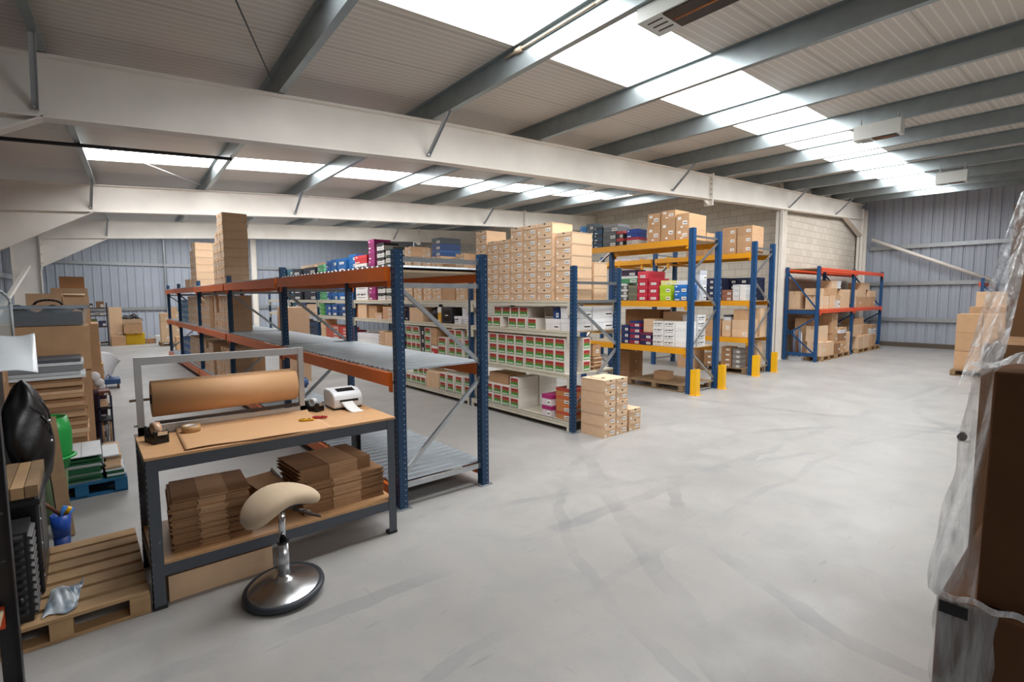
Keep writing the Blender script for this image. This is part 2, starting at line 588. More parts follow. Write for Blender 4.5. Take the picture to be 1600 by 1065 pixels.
# portal rafters
def rafter(y, x1, haunch_r):
    m = MB()
    D, tw, fwid, ft = 0.55, 0.012, 0.19, 0.016
    ss = [xs(-1.84, y), xs(-0.18, y), xs(4, y)] + ([11.7] if x1 > 12 else []) + ([21.2] if haunch_r else []) + [x1]
    tz = [roofz(x, y) - 0.008 for x in ss]
    for (xa, za), (xb, zb) in zip(zip(ss, tz), zip(ss[1:], tz[1:])):
        m.hexa([(xa, y - tw, za - D), (xb, y - tw, zb - D), (xb, y + tw, zb - D), (xa, y + tw, za - D), (xa, y - tw, za), (xb, y - tw, zb), (xb, y + tw, zb), (xa, y + tw, za)])
        for off in (0, -D):
            m.hexa([(xa, y - fwid / 2, za + off - ft), (xb, y - fwid / 2, zb + off - ft), (xb, y + fwid / 2, zb + off - ft), (xa, y + fwid / 2, za + off - ft),
                    (xa, y - fwid / 2, za + off), (xb, y - fwid / 2, zb + off), (xb, y + fwid / 2, zb + off), (xa, y + fwid / 2, za + off)])
    def haunch(xa, za, xb, zb, zl):
        # triangle web under the rafter from (xa) apex to (xb) with lower edge at zl
        m.add([(xa, y - tw, za), (xb, y - tw, zb), (xb, y - tw, zl), (xa, y + tw, za), (xb, y + tw, zb), (xb, y + tw, zl)], [(0, 1, 2), (3, 5, 4), (0, 2, 5, 3)])
        m.hexa([(xa, y - fwid / 2, za - ft), (xb, y - fwid / 2, zl - ft), (xb, y + fwid / 2, zl - ft), (xa, y + fwid / 2, za - ft),
                (xa, y - fwid / 2, za), (xb, y - fwid / 2, zl), (xb, y + fwid / 2, zl), (xa, y + fwid / 2, za)])
    haunch(ss[1], tz[1] - D, ss[0], tz[0] - D, tz[0] - 1.42)
    if haunch_r:
        haunch(ss[-2], tz[-2] - D, ss[-1], tz[-1] - D, tz[-1] - 1.15)
    # end plate at the eaves and splice plate at mid span, with bolts
    m.box(ss[0] - 0.02, ss[0], y - 0.12, y + 0.12, tz[0] - 1.5, tz[0] + 0.05)
    for k in range(5):
        for q in (-0.07, 0.07):
            m.cyl((ss[0] - 0.005, y + q, tz[0] - 0.2 - 0.28 * k), (ss[0] + 0.025, y + q, tz[0] - 0.2 - 0.28 * k), 0.018, n=6, mi=1)
    xp = 11.7 if y < 10 else 12.35
    if xp < x1:
        zp = roofz(xp, y)
        m.box(xp - 0.02, xp + 0.02, y - 0.11, y + 0.11, zp - 0.72, zp + 0.03)
        m.hexa([(xp - 0.35, y - 0.01, zp - 0.56), (xp + 0.02, y - 0.01, zp - 0.56), (xp + 0.02, y + 0.01, zp - 0.56), (xp - 0.35, y + 0.01, zp - 0.56),
                (xp - 0.05, y - 0.01, zp - 0.7), (xp + 0.02, y - 0.01, zp - 0.7), (xp + 0.02, y + 0.01, zp - 0.7), (xp - 0.05, y + 0.01, zp - 0.7)])
        for k in range(5):
            m.cyl((xp - 0.045, y - 0.07, zp - 0.1 - 0.12 * k), (xp - 0.02, y - 0.07, zp - 0.1 - 0.12 * k), 0.016, n=6, mi=1)
    return struct(m.build('rafter_beam', [WHITE_ST, GALVD]), 'cream painted steel rafter')
rafter(6.5, 22.9, True)
rafter(14.0, 16.24, False)
rafter(21.5, 16.24, False)
rafter(-1.0, 22.9, True)

def icolumn(x0, x1, y, z1, wid=0.2):
    m = MB()
    m.box(x0, x0 + 0.02, y - wid / 2, y + wid / 2, 0, z1)
    m.box(x1 - 0.02, x1, y - wid / 2, y + wid / 2, 0, z1)
    m.box(x0, x1, y - 0.008, y + 0.008, 0, z1)
    m.box(x0 - 0.04, x1 + 0.04, y - wid / 2 - 0.04, y + wid / 2 + 0.04, 0, 0.02)
    return struct(m.build('steel_column', WHITE_ST), 'cream painted steel column')
for y in (-1.0, 6.5, 14.0, 21.5):
    icolumn(xs(-2.52, y), xs(-1.84, y) - 0.02, y, roofz(xs(-2, y), y) - 0.02)
icolumn(15.83, 16.1, 6.55, 4.42)
icolumn(22.92, 23.4, 6.5, 5.2)
icolumn(22.92, 23.4, -1.0, 5.1)
icolumn(6.7, 6.95, 28.7, 4.9)

def fly(s, y, dx=-0.05):
    # angle strut from the purlin down to the rafter's bottom flange
    x = xs(s, y)
    m = MB()
    a = (xs(s, y - 0.55) + 0.02, y - 0.55, roofz(xs(s, y - 0.55), y - 0.55) + 0.02)
    b = (x + dx, y - 0.03, roofz(x, y) - 0.5)
    m.bar(a, b, 0.05, 0.006)
    m.bar((a[0] + 0.022, a[1], a[2]), (b[0] + 0.022, b[1], b[2]), 0.006, 0.05)
    m.cyl((b[0], b[1], b[2] + 0.02), (b[0], b[1] - 0.03, b[2] + 0.02), 0.02, n=8)
    struct(m.build('fly_brace_beam', GALVD), 'galvanised strut from purlin to rafter')
for i in (0, 2, 5, 8, 10):
    fly(PS[i], 6.5)
for y in (14.0, 21.5):
    for i in (0, 2, 5):
        fly(PS[i], y)

# sheeting rails
def rail(a, b):
    m = MB()
    m.bar(a, b, 0.05, 0.14)
    struct(m.build('wall_rail_beam', GALVD), 'galvanised sheeting rail')
for z in (1.02, 2.37, 3.72):
    rail((XR - 0.08, 6.3, z), (XR - 0.08, YB, z))
struct(MB().box(3.0, 3.06, YF - 0.16, YF - 0.02, 0, roofz(3, YF)).build('sheeting_post_beam', GALVD), 'thin grey post on the far wall')
for z in (3.47, 1.45):
    rail((xs(-2.4, YF), YF - 0.06, z), (16.2, YF - 0.06, z))
for z in (1.3, 2.6, 3.6):
    rail((xs(XL, YB) + 0.09, YB, z), (xs(XL, YF) + 0.09, YF, z))
# wind bracing
m = MB(); m.cyl((23.3, 6.2, 4.05), (23.3, 2.75, 2.42), 0.06, n=12)
struct(m.build('wind_brace_beam', WHITE_ST), 'white diagonal wind brace tube on right wall')
m = MB(); m.bar((xs(-2.1, 21.0), 21.2, 2.9), (xs(-2.45, 16), 16.4, 0.9), 0.09, 0.09)
struct(m.build('wind_brace_beam', WHITE_ST), 'cream diagonal brace by left column')
m = MB(); m.cyl((xs(-2.3, 9.9), 10.1, roofz(xs(-2.3, 10), 10) - 0.03), (xs(1.9, 10.1), 10.1, roofz(xs(1.9, 10.1), 10.1) - 0.03), 0.028, n=10)
struct(m.build('roof_tie_beam', DARK), 'dark roof strut beside the far rooflight')
m = MB(); m.cyl((11.9, 8.6, roofz(11.9, 8.6) + 0.08), (16.2, 8.6, roofz(16.2, 8.6) + 0.08), 0.04, n=8)
struct(m.build('roof_tie_beam', DARK), 'dark roof strut by the block wall')
def rod(a, b, mt, lab, r=0.008):
    struct(MB().cyl(a, b, r, n=6).build('tie_rod_beam', mt), lab)
rod((0.55, 3.5, 4.24), (1.75, 6.2, 4.3), DARK, 'thin dark bracing rod')
rod((0.35, 11.2, 4.47), (2.2, 13.6, 4.48), WHT, 'thin pale bracing rod')
# conduit and cable on the second purlin
m = MB()
xq = xs(PS[2], 3.2)
m.tube([(xs(PS[2], y) - 0.03, y, roofz(xs(PS[2], y), y) + 0.2) for y in (4.6, 3.9, 3.2, 2.5, 1.0)], 0.014)
m.cyl((xs(PS[2], 4.4) - 0.03, 4.4, roofz(xs(PS[2], 4.4), 4.4) + 0.2), (xs(PS[2], 4.3) - 0.03, 4.3, roofz(xs(PS[2], 4.3), 4.3) + 0.2), 0.03, n=8)
struct(m.build('conduit_trim', mat('bronze_conduit', '8f7f6a', 0.5)), 'thin metal conduit along a purlin under the near rooflight')

# unit heaters hung below the purlins
def heater(x, y0, y1, z, label, w=0.32, hh=0.2):
    t = thing('ceiling_heater', label, 'heater', (x, y0, z), group='ceiling heaters')
    L = y1 - y0
    m = MB()
    m.box(0, w, 0, L, 0.008, hh)
    m.build('casing', mat('pale_heater_casing', 'c9cbc5', 0.45), t)
    g = MB(); g.box(0.02, w - 0.02, 0.05, L - 0.24, -0.002, 0.02)
    g.build('reflector_opening', mat('heater_reflector', '3a302a', 0.22, 0.7), t)
    v = MB()
    for k in range(3):
        v.box(0.07 + k * 0.08, 0.085 + k * 0.08, L - 0.2, L - 0.06, 0.004, 0.02)
    v.build('vent_slots', BLK, t)
    e = MB(); e.cyl((w / 2, 0.08, 0.01), (w / 2, L - 0.26, 0.01), 0.02, n=10)
    e.build('heating_tube', mat('copper_tube', '9a6038', 0.3, 0.7), t)
    for yy in (0.06, L - 0.06):
        MB().box(w / 2 - 0.015, w / 2 + 0.015, yy - 0.015, yy + 0.015, hh, roofz(x, y0) + 0.02 - z).build('hanger', GALVD, t)
heater(3.74, 1.98, 2.78, 4.2, 'pale box heater at the top edge under the nearest rooflight', 0.33, 0.13)
heater(9.3, 2.2, 2.8, 4.29, 'pale box heater beside the rooflight, second along the roof', 0.22, 0.22)
heater(15.45, 2.36, 2.92, 4.49, 'small pale box heater farthest along the roof near the right wall', 0.22, 0.26)

# ------------------------------------------------------------------ racking
BEAMP = [(0, 0), (0, 0.036), (0.007, 0.042), (0.007, 0.05), (0, 0.056), (0, 0.088), (0.012, 0.094), (0.012, 0.12), (0.05, 0.12), (0.05, 0)]
def beam(parent, x, y0, y1, zt, face, mt, th=0.12, name='beam', clip=True, dots=False):
    """box beam along local y; face -1 shows towards -x, +1 towards +x; ends carry a hook plate"""
    m = MB()
    k = th / 0.12
    m.prism(BEAMP, lambda p, q, t: (x - face * p * -1 if face < 0 else x - p, t, zt - th + q * k), y0, y1)
    o = m.build(name, mt, parent)
    if clip:
        for yy in (y0 - 0.004, y1 - 0.046):
            c = MB()
            xa, xb = (x - 0.012, x + 0.004) if face < 0 else (x - 0.004, x + 0.012)
            c.box(xa, xb, yy, yy + 0.05, zt - th - 0.06, zt - 0.004)
            c.build('beam_connector', mt, o)
    return o

POSTP = [(-.04, -.05), (.04, -.05), (.04, -.02), (.028, -.008), (.028, .05), (-.028, .05), (-.028, -.008), (-.04, -.02)]
def upright(parent, x, y, hgt, mt, sx=1.0, sy=1.0, foot=True, flip=1):
    m = MB()
    m.prism(POSTP, lambda p, q, t: (p * sx, q * sy * flip, t), 0.006 if foot else 0, hgt)
    o = m.build('upright', mt, parent, (x, y, 0))
    if foot:
        f = MB(); f.box(-0.075, 0.075, -0.075, 0.075, 0, 0.006)
        f.cyl((0.058, -0.058, 0.006), (0.058, -0.058, 0.02), 0.01, n=8)
        f.build('base_plate', GALVD, o)
    return o

def brace(parent, a, b, mt=GALV, w=0.03, t=0.04, name='brace'):
    m = MB(); m.bar(a, b, w, t)
    return m.build(name, mt, parent)

def planks(parent, x0, x1, y0, y1, zt, mt=GDECK, pitch=0.11):
    # pressed steel decking: shallow trays laid across the beams
    m = MB()
    n = max(1, round((y1 - y0) / pitch))
    p = (y1 - y0) / n
    prof = []
    for i in range(n):
        a = y0 + i * p
        prof += [(a, 0), (a + 0.008, 0.016), (a + p * 0.70, 0.016), (a + p * 0.76, 0.004), (a + p - 0.012, 0.004), (a + p - 0.008, 0)]
    prof += [(y1, 0), (y1, -0.003), (y0, -0.003)]
    m.prism(prof, lambda p_, q, t_: (t_, p_, zt - 0.012 + q), x0, x1)
    return m.build('steel_deck', mt, parent)

def board(parent, x0, x1, y0, y1, zt, mt=DECKW, th=0.02, name='shelf_board'):
    m = MB(); m.box(x0, x1, y0, y1, zt - th, zt)
    return m.build(name, mt, parent)

# rack with orange beams
AX, AY = 2.07, 4.02
A = thing('pallet_rack', 'long blue rack with orange beams and steel decks standing behind the packing bench', 'rack', (AX, AY, 0))
AP = [0.05, 3.37, 6.72, 10.0, 13.22, 15.58]
AD = 1.0
for k, y in enumerate(AP):
    upright(A, 0.04, y, 2.32, POST)
    upright(A, AD - 0.04, y, 2.32, POST)
    zs = [(0.045, 0.20, AD - 0.045, 0.20), (0.05, 2.24, AD - 0.05, 2.24), (0.05, 2.01, AD - 0.05, 2.01), (0.05, 0.30, AD - 0.06, 1.10), (AD - 0.06, 1.25, 0.05, 2.0)]
    for j, (xa, za, xb, zb) in enumerate(zs):
        if k and j in (1,):
            continue
        brace(A, (xa, y, za), (xb, y, zb), GALV if k == 0 else GALVD, 0.03, 0.045 if j < 3 else 0.035)
for k in range(5):
    y0, y1 = AP[k] + 0.05, AP[k + 1] - 0.05
    for zt in (2.17, 1.24, 0.21):
        beam(A, 0.0, y0, y1, zt, -1, ORANGE)
        beam(A, AD, y0, y1, zt, 1, ORANGE)
    board(A, 0.055, AD - 0.055, y0 + 0.01, y1 - 0.01, 2.15)
    for zt in (2.187, 1.257, 0.227):
        planks(A, -0.004, AD + 0.004, y0 + 0.02, y1 - 0.02, zt)

# long beige shelving
BX, BY = 5.14, 4.78
B = thing('beige_shelving', 'long shelving with beige beams and blue end frame, full of shoe cartons and printed boxes', 'shelving', (BX, BY, 0))
BP = [0.05, 2.48, 4.98, 7.46, 10.0, 12.6, 15.0]
BD = 1.03
for k, y in enumerate(BP):
    upright(B, 0.035, y, 2.33, POST, 0.85, 0.85, k == 0)
    upright(B, BD - 0.035, y, 2.33, POST, 0.85, 0.85, k == 0)
    if k == 0:
        for a in ((0.04, 2.1, BD - 0.04, 2.1), (0.04, 1.84, BD - 0.04, 1.84), (0.05, 1.8, BD - 0.06, 1.2), (BD - 0.06, 1.12, 0.05, 0.35), (0.04, 0.3, BD - 0.04, 0.3)):
            brace(B, (a[0], y, a[1]), (a[2], y, a[3]), GALV, 0.03, 0.04)
    else:
        f = MB(); f.box(-0.02, 0.02, -0.02, 0.02, 0.0, 0.03)
        f.cyl((0, -0.03, 0.035), (0, 0.03, 0.035), 0.03, n=12)
        f.build('castor', GALVD, B, (0.03, y - 0.05, 0))
for k in range(6):
    y0, y1 = BP[k] + 0.045, BP[k + 1] - 0.045
    for zt in (1.85, 1.42, 0.82, 0.14):
        for x, face in ((0.005, -1), (BD - 0.005, 1)):
            m = MB()
            prof = [(0, 0), (0, 0.03), (0.008, 0.034), (0.008, 0.044), (0, 0.048), (0, 0.075), (0.035, 0.075), (0.035, 0)]
            m.prism(prof, lambda p, q, t: (x + (p if face < 0 else -p), t, zt - 0.075 + q), y0, y1)
            bo = m.build('beam', BEIGE, B)
            for yy in (y0 - 0.004, y1 - 0.036):
                c = MB(); c.box(x - 0.006 if face < 0 else x - 0.03, x + 0.03 if face < 0 else x + 0.006, yy, yy + 0.04, zt - 0.2, zt - 0.002)
                c.build('beam_connector', BEIGE, bo)
        board(B, 0.012, BD - 0.012, y0, y1, zt + 0.002 if zt > 0.5 else zt, DECKW if zt > 1.0 else BEIGE, 0.018)

# yellow beamed pallet racks
def yellow_rack(name_label, x, y, dep, posts, hgt, lv, decks):
    R = thing('pallet_rack', name_label, 'rack', (x, y, 0))
    for k, py in enumerate(posts):
        upright(R, 0.05, py, hgt, POSTY, 1.2, 1.1)
        upright(R, dep - 0.05, py, hgt, POSTY, 1.2, 1.1)
        zz = [(0.06, hgt - 0.15, dep - 0.06, hgt - 0.15), (dep - 0.06, hgt - 0.22, 0.06, 2.38), (0.06, 2.3, dep - 0.06, 1.7), (dep - 0.06, 1.64, 0.06, 0.9), (0.06, 0.84, dep - 0.06, 0.2), (0.06, 0.17, dep - 0.06, 0.17)]
        for a in zz:
            brace(R, (a[0], py, a[1]), (a[2], py, a[3]), GALV, 0.03, 0.04)
    for k in range(len(posts) - 1):
        y0, y1 = posts[k] + 0.055, posts[k + 1] - 0.055
        for zt in lv:
            for xx, f in ((0.0, -1), (dep, 1)):
                bo = beam(R, xx, y0, y1, zt, f, YEL)
                if f < 0 and k == 0:
                    for q in (0.95, 1.9):
                        if zt == lv[0]:
                            st = MB(); st.box(xx - 0.004, xx + 0.002, y0 + q, y0 + q + 0.1, zt - 0.11, zt - 0.01)
                            st.box(xx - 0.006, xx - 0.004, y0 + q + 0.02, y0 + q + 0.04, zt - 0.07, zt - 0.04, 1)
                            st.build('bay_label', [PAPER, INK], bo)
            if decks:
                board(R, 0.05, dep - 0.05, y0, y1, zt + 0.003, DECKW)
    return R
C = yellow_rack('tall blue rack with yellow beams nearest the floor cartons, colourful shoe boxes on it', 8.93, 5.24, 1.09, [0.06, 2.8], 3.21, (3.0, 1.82, 0.9), True)
D = yellow_rack('tall blue rack with yellow beams by the white column, farther from the floor cartons', 12.2, 5.55, 1.08, [0.06, 2.8, 5.5], 3.2, (2.94, 1.8, 0.9), True)
# brackets hanging below the top beam of the far yellow rack
for y in (2.35, 3.2, 4.0):
    m = MB(); m.box(-0.02, 0.02, -0.03, 0.03, 2.66, 2.96); m.box(-0.03, 0.0, -0.05, 0.05, 2.86, 2.97)
    m.build('pallet_support', YEL, D, (0.0, y, 0))
    m = MB(); m.box(0.02, 1.06, -0.02, 0.02, 2.74, 2.79)
    m.build('support_bar', YEL, D, (0, y, 0))

def guard(x, y, w, d, h, label):
    # folded yellow post protector bolted to the floor
    m = MB()
    t = 0.008
    m.box(-w / 2, w / 2, -d / 2, -d / 2 + t, 0.006, h)
    m.box(-w / 2, -w / 2 + t, -d / 2, d / 2, 0.006, h)
    m.box(w / 2 - t, w / 2, -d / 2, d / 2, 0.006, h)
    m.box(-w / 2 - 0.03, w / 2 + 0.03, -d / 2 - 0.03, d / 2, 0, 0.008)
    o = m.build('post_guard', SAFE, None, (x, y, 0), bevel=0.004)
    for sx in (-1, 1):
        b = MB(); b.cyl((sx * (w / 2 + 0.016), -d / 2 - 0.016, 0.008), (sx * (w / 2 + 0.016), -d / 2 - 0.016, 0.02), 0.009, n=8)
        b.build('anchor_bolt', GALVD, o)
    return tag(o, label, 'post guard', 'yellow post guards')
guard(8.98, 5.165, 0.16, 0.12, 0.5, 'yellow steel post guard at the front corner of the nearer yellow-beamed rack')
guard(10.02, 5.165, 0.12, 0.12, 0.5, 'yellow post guard at the back corner of the nearer yellow-beamed rack')
guard(12.25, 5.475, 0.17, 0.12, 0.5, 'yellow post guard at the front corner of the farther yellow-beamed rack')
guard(13.26, 5.475, 0.12, 0.12, 0.5, 'yellow post guard beside the white column, back corner of farther yellow-beamed rack')

# corner rack with red-orange beams, running along the block wall
E_ = thing('pallet_rack', 'low blue rack with red-orange beams along the block wall in the corner', 'rack', (16.05, 6.42, 0), -math.pi / 2)
ED = 0.95
for k, py in enumerate((0.06, 3.05, 6.1)):
    upright(E_, 0.05, py, 2.76, POSTY, 1.1, 1.0)
    upright(E_, ED - 0.05, py, 2.76, POSTY, 1.1, 1.0)
    for a in ((ED - 0.06, 1.52, 0.06, 2.6), (0.06, 0.95, ED - 0.06, 0.2), (0.06, 0.75, ED - 0.06, 1.3)):
        brace(E_, (a[0], py, a[1]), (a[2], py, a[3]), POSTY, 0.03, 0.04)
    for zz, th in ((1.44, 0.1), (0.2, 0.1)):
        brace(E_, (0.06, py, zz), (ED - 0.06, py, zz), POSTY, 0.04, th, 'cross_tie')
for k in range(2):
    y0, y1 = (0.12, 2.99) if k == 0 else (3.11, 6.04)
    for zt in (2.72, 1.53):
        beam(E_, ED, y0, y1, zt, 1, REDOR)
        beam(E_, 0.0, y0, y1, zt, -1, REDOR)
        board(E_, 0.05, ED - 0.05, y0, y1, zt - 0.002, DECKW)
# distant rack past the right-hand cartons
F_ = thing('pallet_rack', 'distant blue upright with red beam behind the cartons by the right wall', 'rack', (20.2, 2.62, 0), -math.pi / 2)
for yy in (0.06, 2.9):
    upright(F_, 0.05, yy, 2.42, POSTY)
    upright(F_, 0.9, yy, 2.42, POSTY)
for zt in (2.3, 1.3):
    beam(F_, 0.95, 0.12, 2.84, zt, 1, REDOR)
    beam(F_, 0.0, 0.12, 2.84, zt, -1, REDOR)
for a in ((0.06, 0.3, 0.9, 1.2), (0.9, 1.25, 0.06, 2.2)):
    brace(F_, (a[0], 0.06, a[1]), (a[2], 0.06, a[3]), POSTY)

# ------------------------------------------------------------------ boxes
PROTO = {}
def cm(hexcol):
    return mat('box_' + hexcol, hexcol, 0.5, noise=0.03, nscale=12, vary=0.04)

def box_parts(style, w, d, h):
    """parts of a box standing on z=0, centred, front towards -y: [(name, MB, materials)]"""
    kind, _, arg = style.partition(':')
    a, b, c, e = -w / 2, w / 2, -d / 2, d / 2
    if kind == 'shoe':
        lh = h * 0.34
        bd = MB().box(a + 0.003, b - 0.003, c + 0.004, e, 0, h - 0.004)
        lid = MB()
        lid.box(a, b, c, e + 0.002, h - 0.006, h)
        lid.box(a, a + 0.003, c + 0.02, e, h - 0.012, h)
        lid.box(b - 0.003, b, c + 0.02, e, h - 0.012, h)
        # front flap with angled sides and a thumb notch
        y0, y1 = c - 0.005, c + 0.003
        lid.hexa([(a + 0.035, y0 + 0.003, h - lh), (b - 0.035, y0 + 0.003, h - lh), (b - 0.035, y1, h - lh), (a + 0.035, y1, h - lh), (a, y0 + 0.003, h), (b, y0 + 0.003, h), (b, y1, h), (a, y1, h)])
        no = MB()
        pts = [(0.022 * math.cos(t), 0.02 * math.sin(t)) for t in [math.pi + math.pi * k / 8 for k in range(9)]]
        no.add([(p, y0 + 0.002, h - 0.004 + q) for p, q in pts], [tuple(range(9))])
        lb = MB()
        lw, lhh = w * 0.3, h * 0.3
        lx = w * 0.06
        lz = h * 0.22
        lb.box(lx, lx + lw, c - 0.0005, c + 0.003, lz, lz + lhh)
        for k in range(5):
            if k != 2:
                lb.box(lx + lw * (0.14 + 0.15 * k), lx + lw * (0.24 + 0.15 * k), c - 0.0012, c, lz + lhh * 0.32, lz + lhh * 0.68, 1)
        lb.box(a + 0.02, a + 0.02 + h * 0.2, c - 0.0005, c + 0.003, h * 0.08, h * 0.26)
        return [('carton_body', bd, [CARD]), ('lid', lid, [CARDL]), ('thumb_notch', no, [INK]), ('label', lb, [PAPER, INK])]
    if kind == 'prod':
        bd = MB().box(a, b, c, e, 0, h)
        p = MB()
        f, r = 0.016, 0.014
        zm = h * 0.52
        p.box(a + f, b - f, c - 0.0015, c, zm, h - r, 0)
        p.box(a + f, b - f, c - 0.0015, c, r, zm, 1)
        rr = random.Random(3)
        n = 5
        ww = (w - 2 * f) / (n + 0.6)
        for k in range(n):
            x = a + f + ww * (0.35 + k)
            p.box(x, x + ww * 0.68, c - 0.0025, c - 0.001, r + h * 0.08, r + h * (0.2 + 0.03 * (k % 2)), 2)
            p.box(x, x + ww * 0.55, c - 0.0025, c - 0.001, zm + h * 0.05, zm + h * (0.12 + 0.03 * ((k + 1) % 2)), 3)
            p.box(x, x + ww * 0.6, c - 0.0025, c - 0.001, h - r - h * 0.14, h - r - h * 0.08, 4)
        return [('carton_body', bd, [CREAM]), ('printed_panel', p, [PRED, PGREEN, PAPER, mat('leaf_print', '5c8a2c', 0.5), mat('dark_red_print', '6f1d22', 0.5)])]
    if kind == 'carton':
        m = {'l': CARDL, 'd': CARDD, 'x': CARDX}.get(arg[:1], CARD)
        bd = MB()
        bd.box(a, b, c, e, 0, h - 0.004)
        bd.box(a, b, c, -0.002, h - 0.004, h)
        bd.box(a, b, 0.002, e, h - 0.004, h)
        tp = MB()
        tp.box(a - 0.001, b + 0.001, -0.025, 0.025, h, h + 0.001)
        tp.box(a - 0.001, a, -0.025, 0.025, h * 0.8, h)
        tp.box(b, b + 0.001, -0.025, 0.025, h * 0.8, h)
        out = [('carton_body', bd, [m]), ('packing_tape', tp, [TAPE])]
        if 'w' in arg:
            lb = MB()
            lw, lh = min(0.1, w * 0.35), min(0.07, h * 0.3)
            lb.box(b - 0.04 - lw, b - 0.04, c - 0.001, c, h * 0.3, h * 0.3 + lh)
            lb.box(b - 0.035 - lw * 0.8, b - 0.05, c - 0.0016, c - 0.001, h * 0.3 + lh * 0.35, h * 0.3 + lh * 0.55, 1)
            if 'v' in arg:
                lb.box(a + 0.04, a + 0.04 + lw * 0.7, c - 0.001, c, h * 0.62, h * 0.62 + lh * 0.8)
                lb.box(a + 0.1, a + 0.1 + lw * 0.5, c - 0.001, c, h * 0.1, h * 0.1 + lh * 0.5)
            out.append(('label', lb, [PAPER, INK]))
        return out
    if kind == 'col':                       # coloured shoe box: body colour, lid colour, label style
        q = arg.split(',')
        bc, lc = cm(q[0]), cm(q[1])
        ls = q[2] if len(q) > 2 else 'w'
        lh = h * 0.36
        bd = MB().box(a + 0.003, b - 0.003, c + 0.003, e - 0.003, 0, h - 0.004)
        lid = MB().box(a, b, c, e, h - lh, h)
        lb = MB()
        if 'w' in ls:
            lb.box(b - 0.02 - w * 0.36, b - 0.02, c - 0.001, c + 0.003, h * 0.12, h * 0.5)
            lb.box(b - 0.012 - w * 0.34, b - 0.03, c - 0.002, c, h * 0.26, h * 0.36, 1)
        if 'c' in ls:
            lb.box(-w * 0.25, w * 0.25, c - 0.001, c + 0.003, h * 0.14, h * 0.48)
            lb.box(-w * 0.2, w * 0.2, c - 0.002, c, h * 0.28, h * 0.34, 1)
        if 's' in ls:                       # a stripe and a small mark
            lb.box(a + 0.02, a + w * 0.4, c - 0.001, c + 0.003, h * 0.08, h * 0.2)
            lb.box(a + w * 0.1, a + w * 0.22, c - 0.001, c, h * 0.7, h * 0.85)
        if 't' in ls:                       # lines of black lettering
            for k in range(6):
                lb.box(a + w * (0.1 + 0.12 * k), a + w * (0.18 + 0.13 * k), c - 0.001, c, h * (0.5 + 0.05 * (k % 3)), h * (0.64 + 0.07 * (k % 2)), 1)
            lb.box(a + w * 0.12, b - w * 0.2, c - 0.001, c, h * 0.24, h * 0.28, 1)
        out = [('box_body', bd, [bc]), ('lid', lid, [lc])]
        if lb.v:
            out.append(('label', lb, [PAPER, INK]))
        return out
    raise ValueError(style)

NBOX = [0]
def put(style, x0, y0, z0, w, d, h, face, label, cat='carton', group=None, parts=True, name=None, rz=0.0):
    """face 'x': front at x0 looking to -x, width along y from y0; face 'y': front at y0 looking to -y, width along x from x0;
    face 'p': front on the +x side, x0 is the back"""
    if face == 'x' and 5.1 < x0 < 5.21 and any(y0 < p + 0.09 and y0 + w > p - 0.09 for p in (4.83, 7.26, 9.76, 12.24, 14.78, 17.38)):
        x0 = 5.212                          # stand clear of the shelving's uprights
    key = (style, round(w, 3), round(d, 3), round(h, 3), parts)
    if key not in PROTO:
        pl = box_parts(style, w, d, h)
        if parts:
            PROTO[key] = [(n, m.mesh(n, mm)) for n, m, mm in pl]
        else:
            one, mats = MB(), []
            for n, m, mm in pl:
                o = len(one.v)
                one.v += m.v
                one.f += [[o + i for i in f] for f in m.f]
                one.m += [k + len(mats) for k in m.m]
                one.sm += m.sm
                mats += mm
            PROTO[key] = [('carton', one.mesh('carton', mats))]
    if face == 'x':
        loc, r = (x0 + d / 2, y0 + w / 2, z0), -math.pi / 2
    elif face == 'p':
        loc, r = (x0 + d / 2, y0 + w / 2, z0), math.pi / 2
    else:
        loc, r = (x0 + w / 2, y0 + d / 2, z0), 0.0
    nm = name or {'shoe': 'shoe_carton', 'prod': 'printed_box', 'carton': 'cardboard_carton', 'col': 'shoe_box'}[style.split(':')[0]]
    ps = PROTO[key]
    root = link(nm, ps[0][1], None, loc, r + rz)
    for n, me in ps[1:]:
        link(n, me, root)
    tag(root, label, cat, group)
    NBOX[0] += 1
    return root

ORD = ['first', 'second', 'third', 'fourth', 'fifth', 'sixth', 'seventh', 'eighth', 'ninth', 'tenth', 'eleventh', 'twelfth', 'thirteenth', 'fourteenth', 'fifteenth', 'sixteenth']
def col(style, x0, y0, z0, w, d, h, n, face, what, where, cat='carton', group=None, parts=True, jit=0.006, gap=0.001, styles=None):
    """a stack of n boxes; the label counts each one up from the bottom"""
    for i in range(n):
        jx = random.uniform(0, jit)
        jy = random.uniform(-jit, jit) * 0.4
        dx, dy = (jx, jy) if face == 'x' else (jy, jx)
        pos = 'bottom' if i == 0 else ('top' if i == n - 1 else ORD[i] + ' up')
        if n == 1:
            lab = '%s, %s' % (what, where)
        else:
            lab = '%s, %s, %s' % (what, pos, where)
        put(styles[i] if styles else style, x0 + dx, y0 + dy, z0 + i * (h + gap), w, d, h, face, lab, cat, group, parts)

G1 = 'brown shoe cartons on the beige shelving'
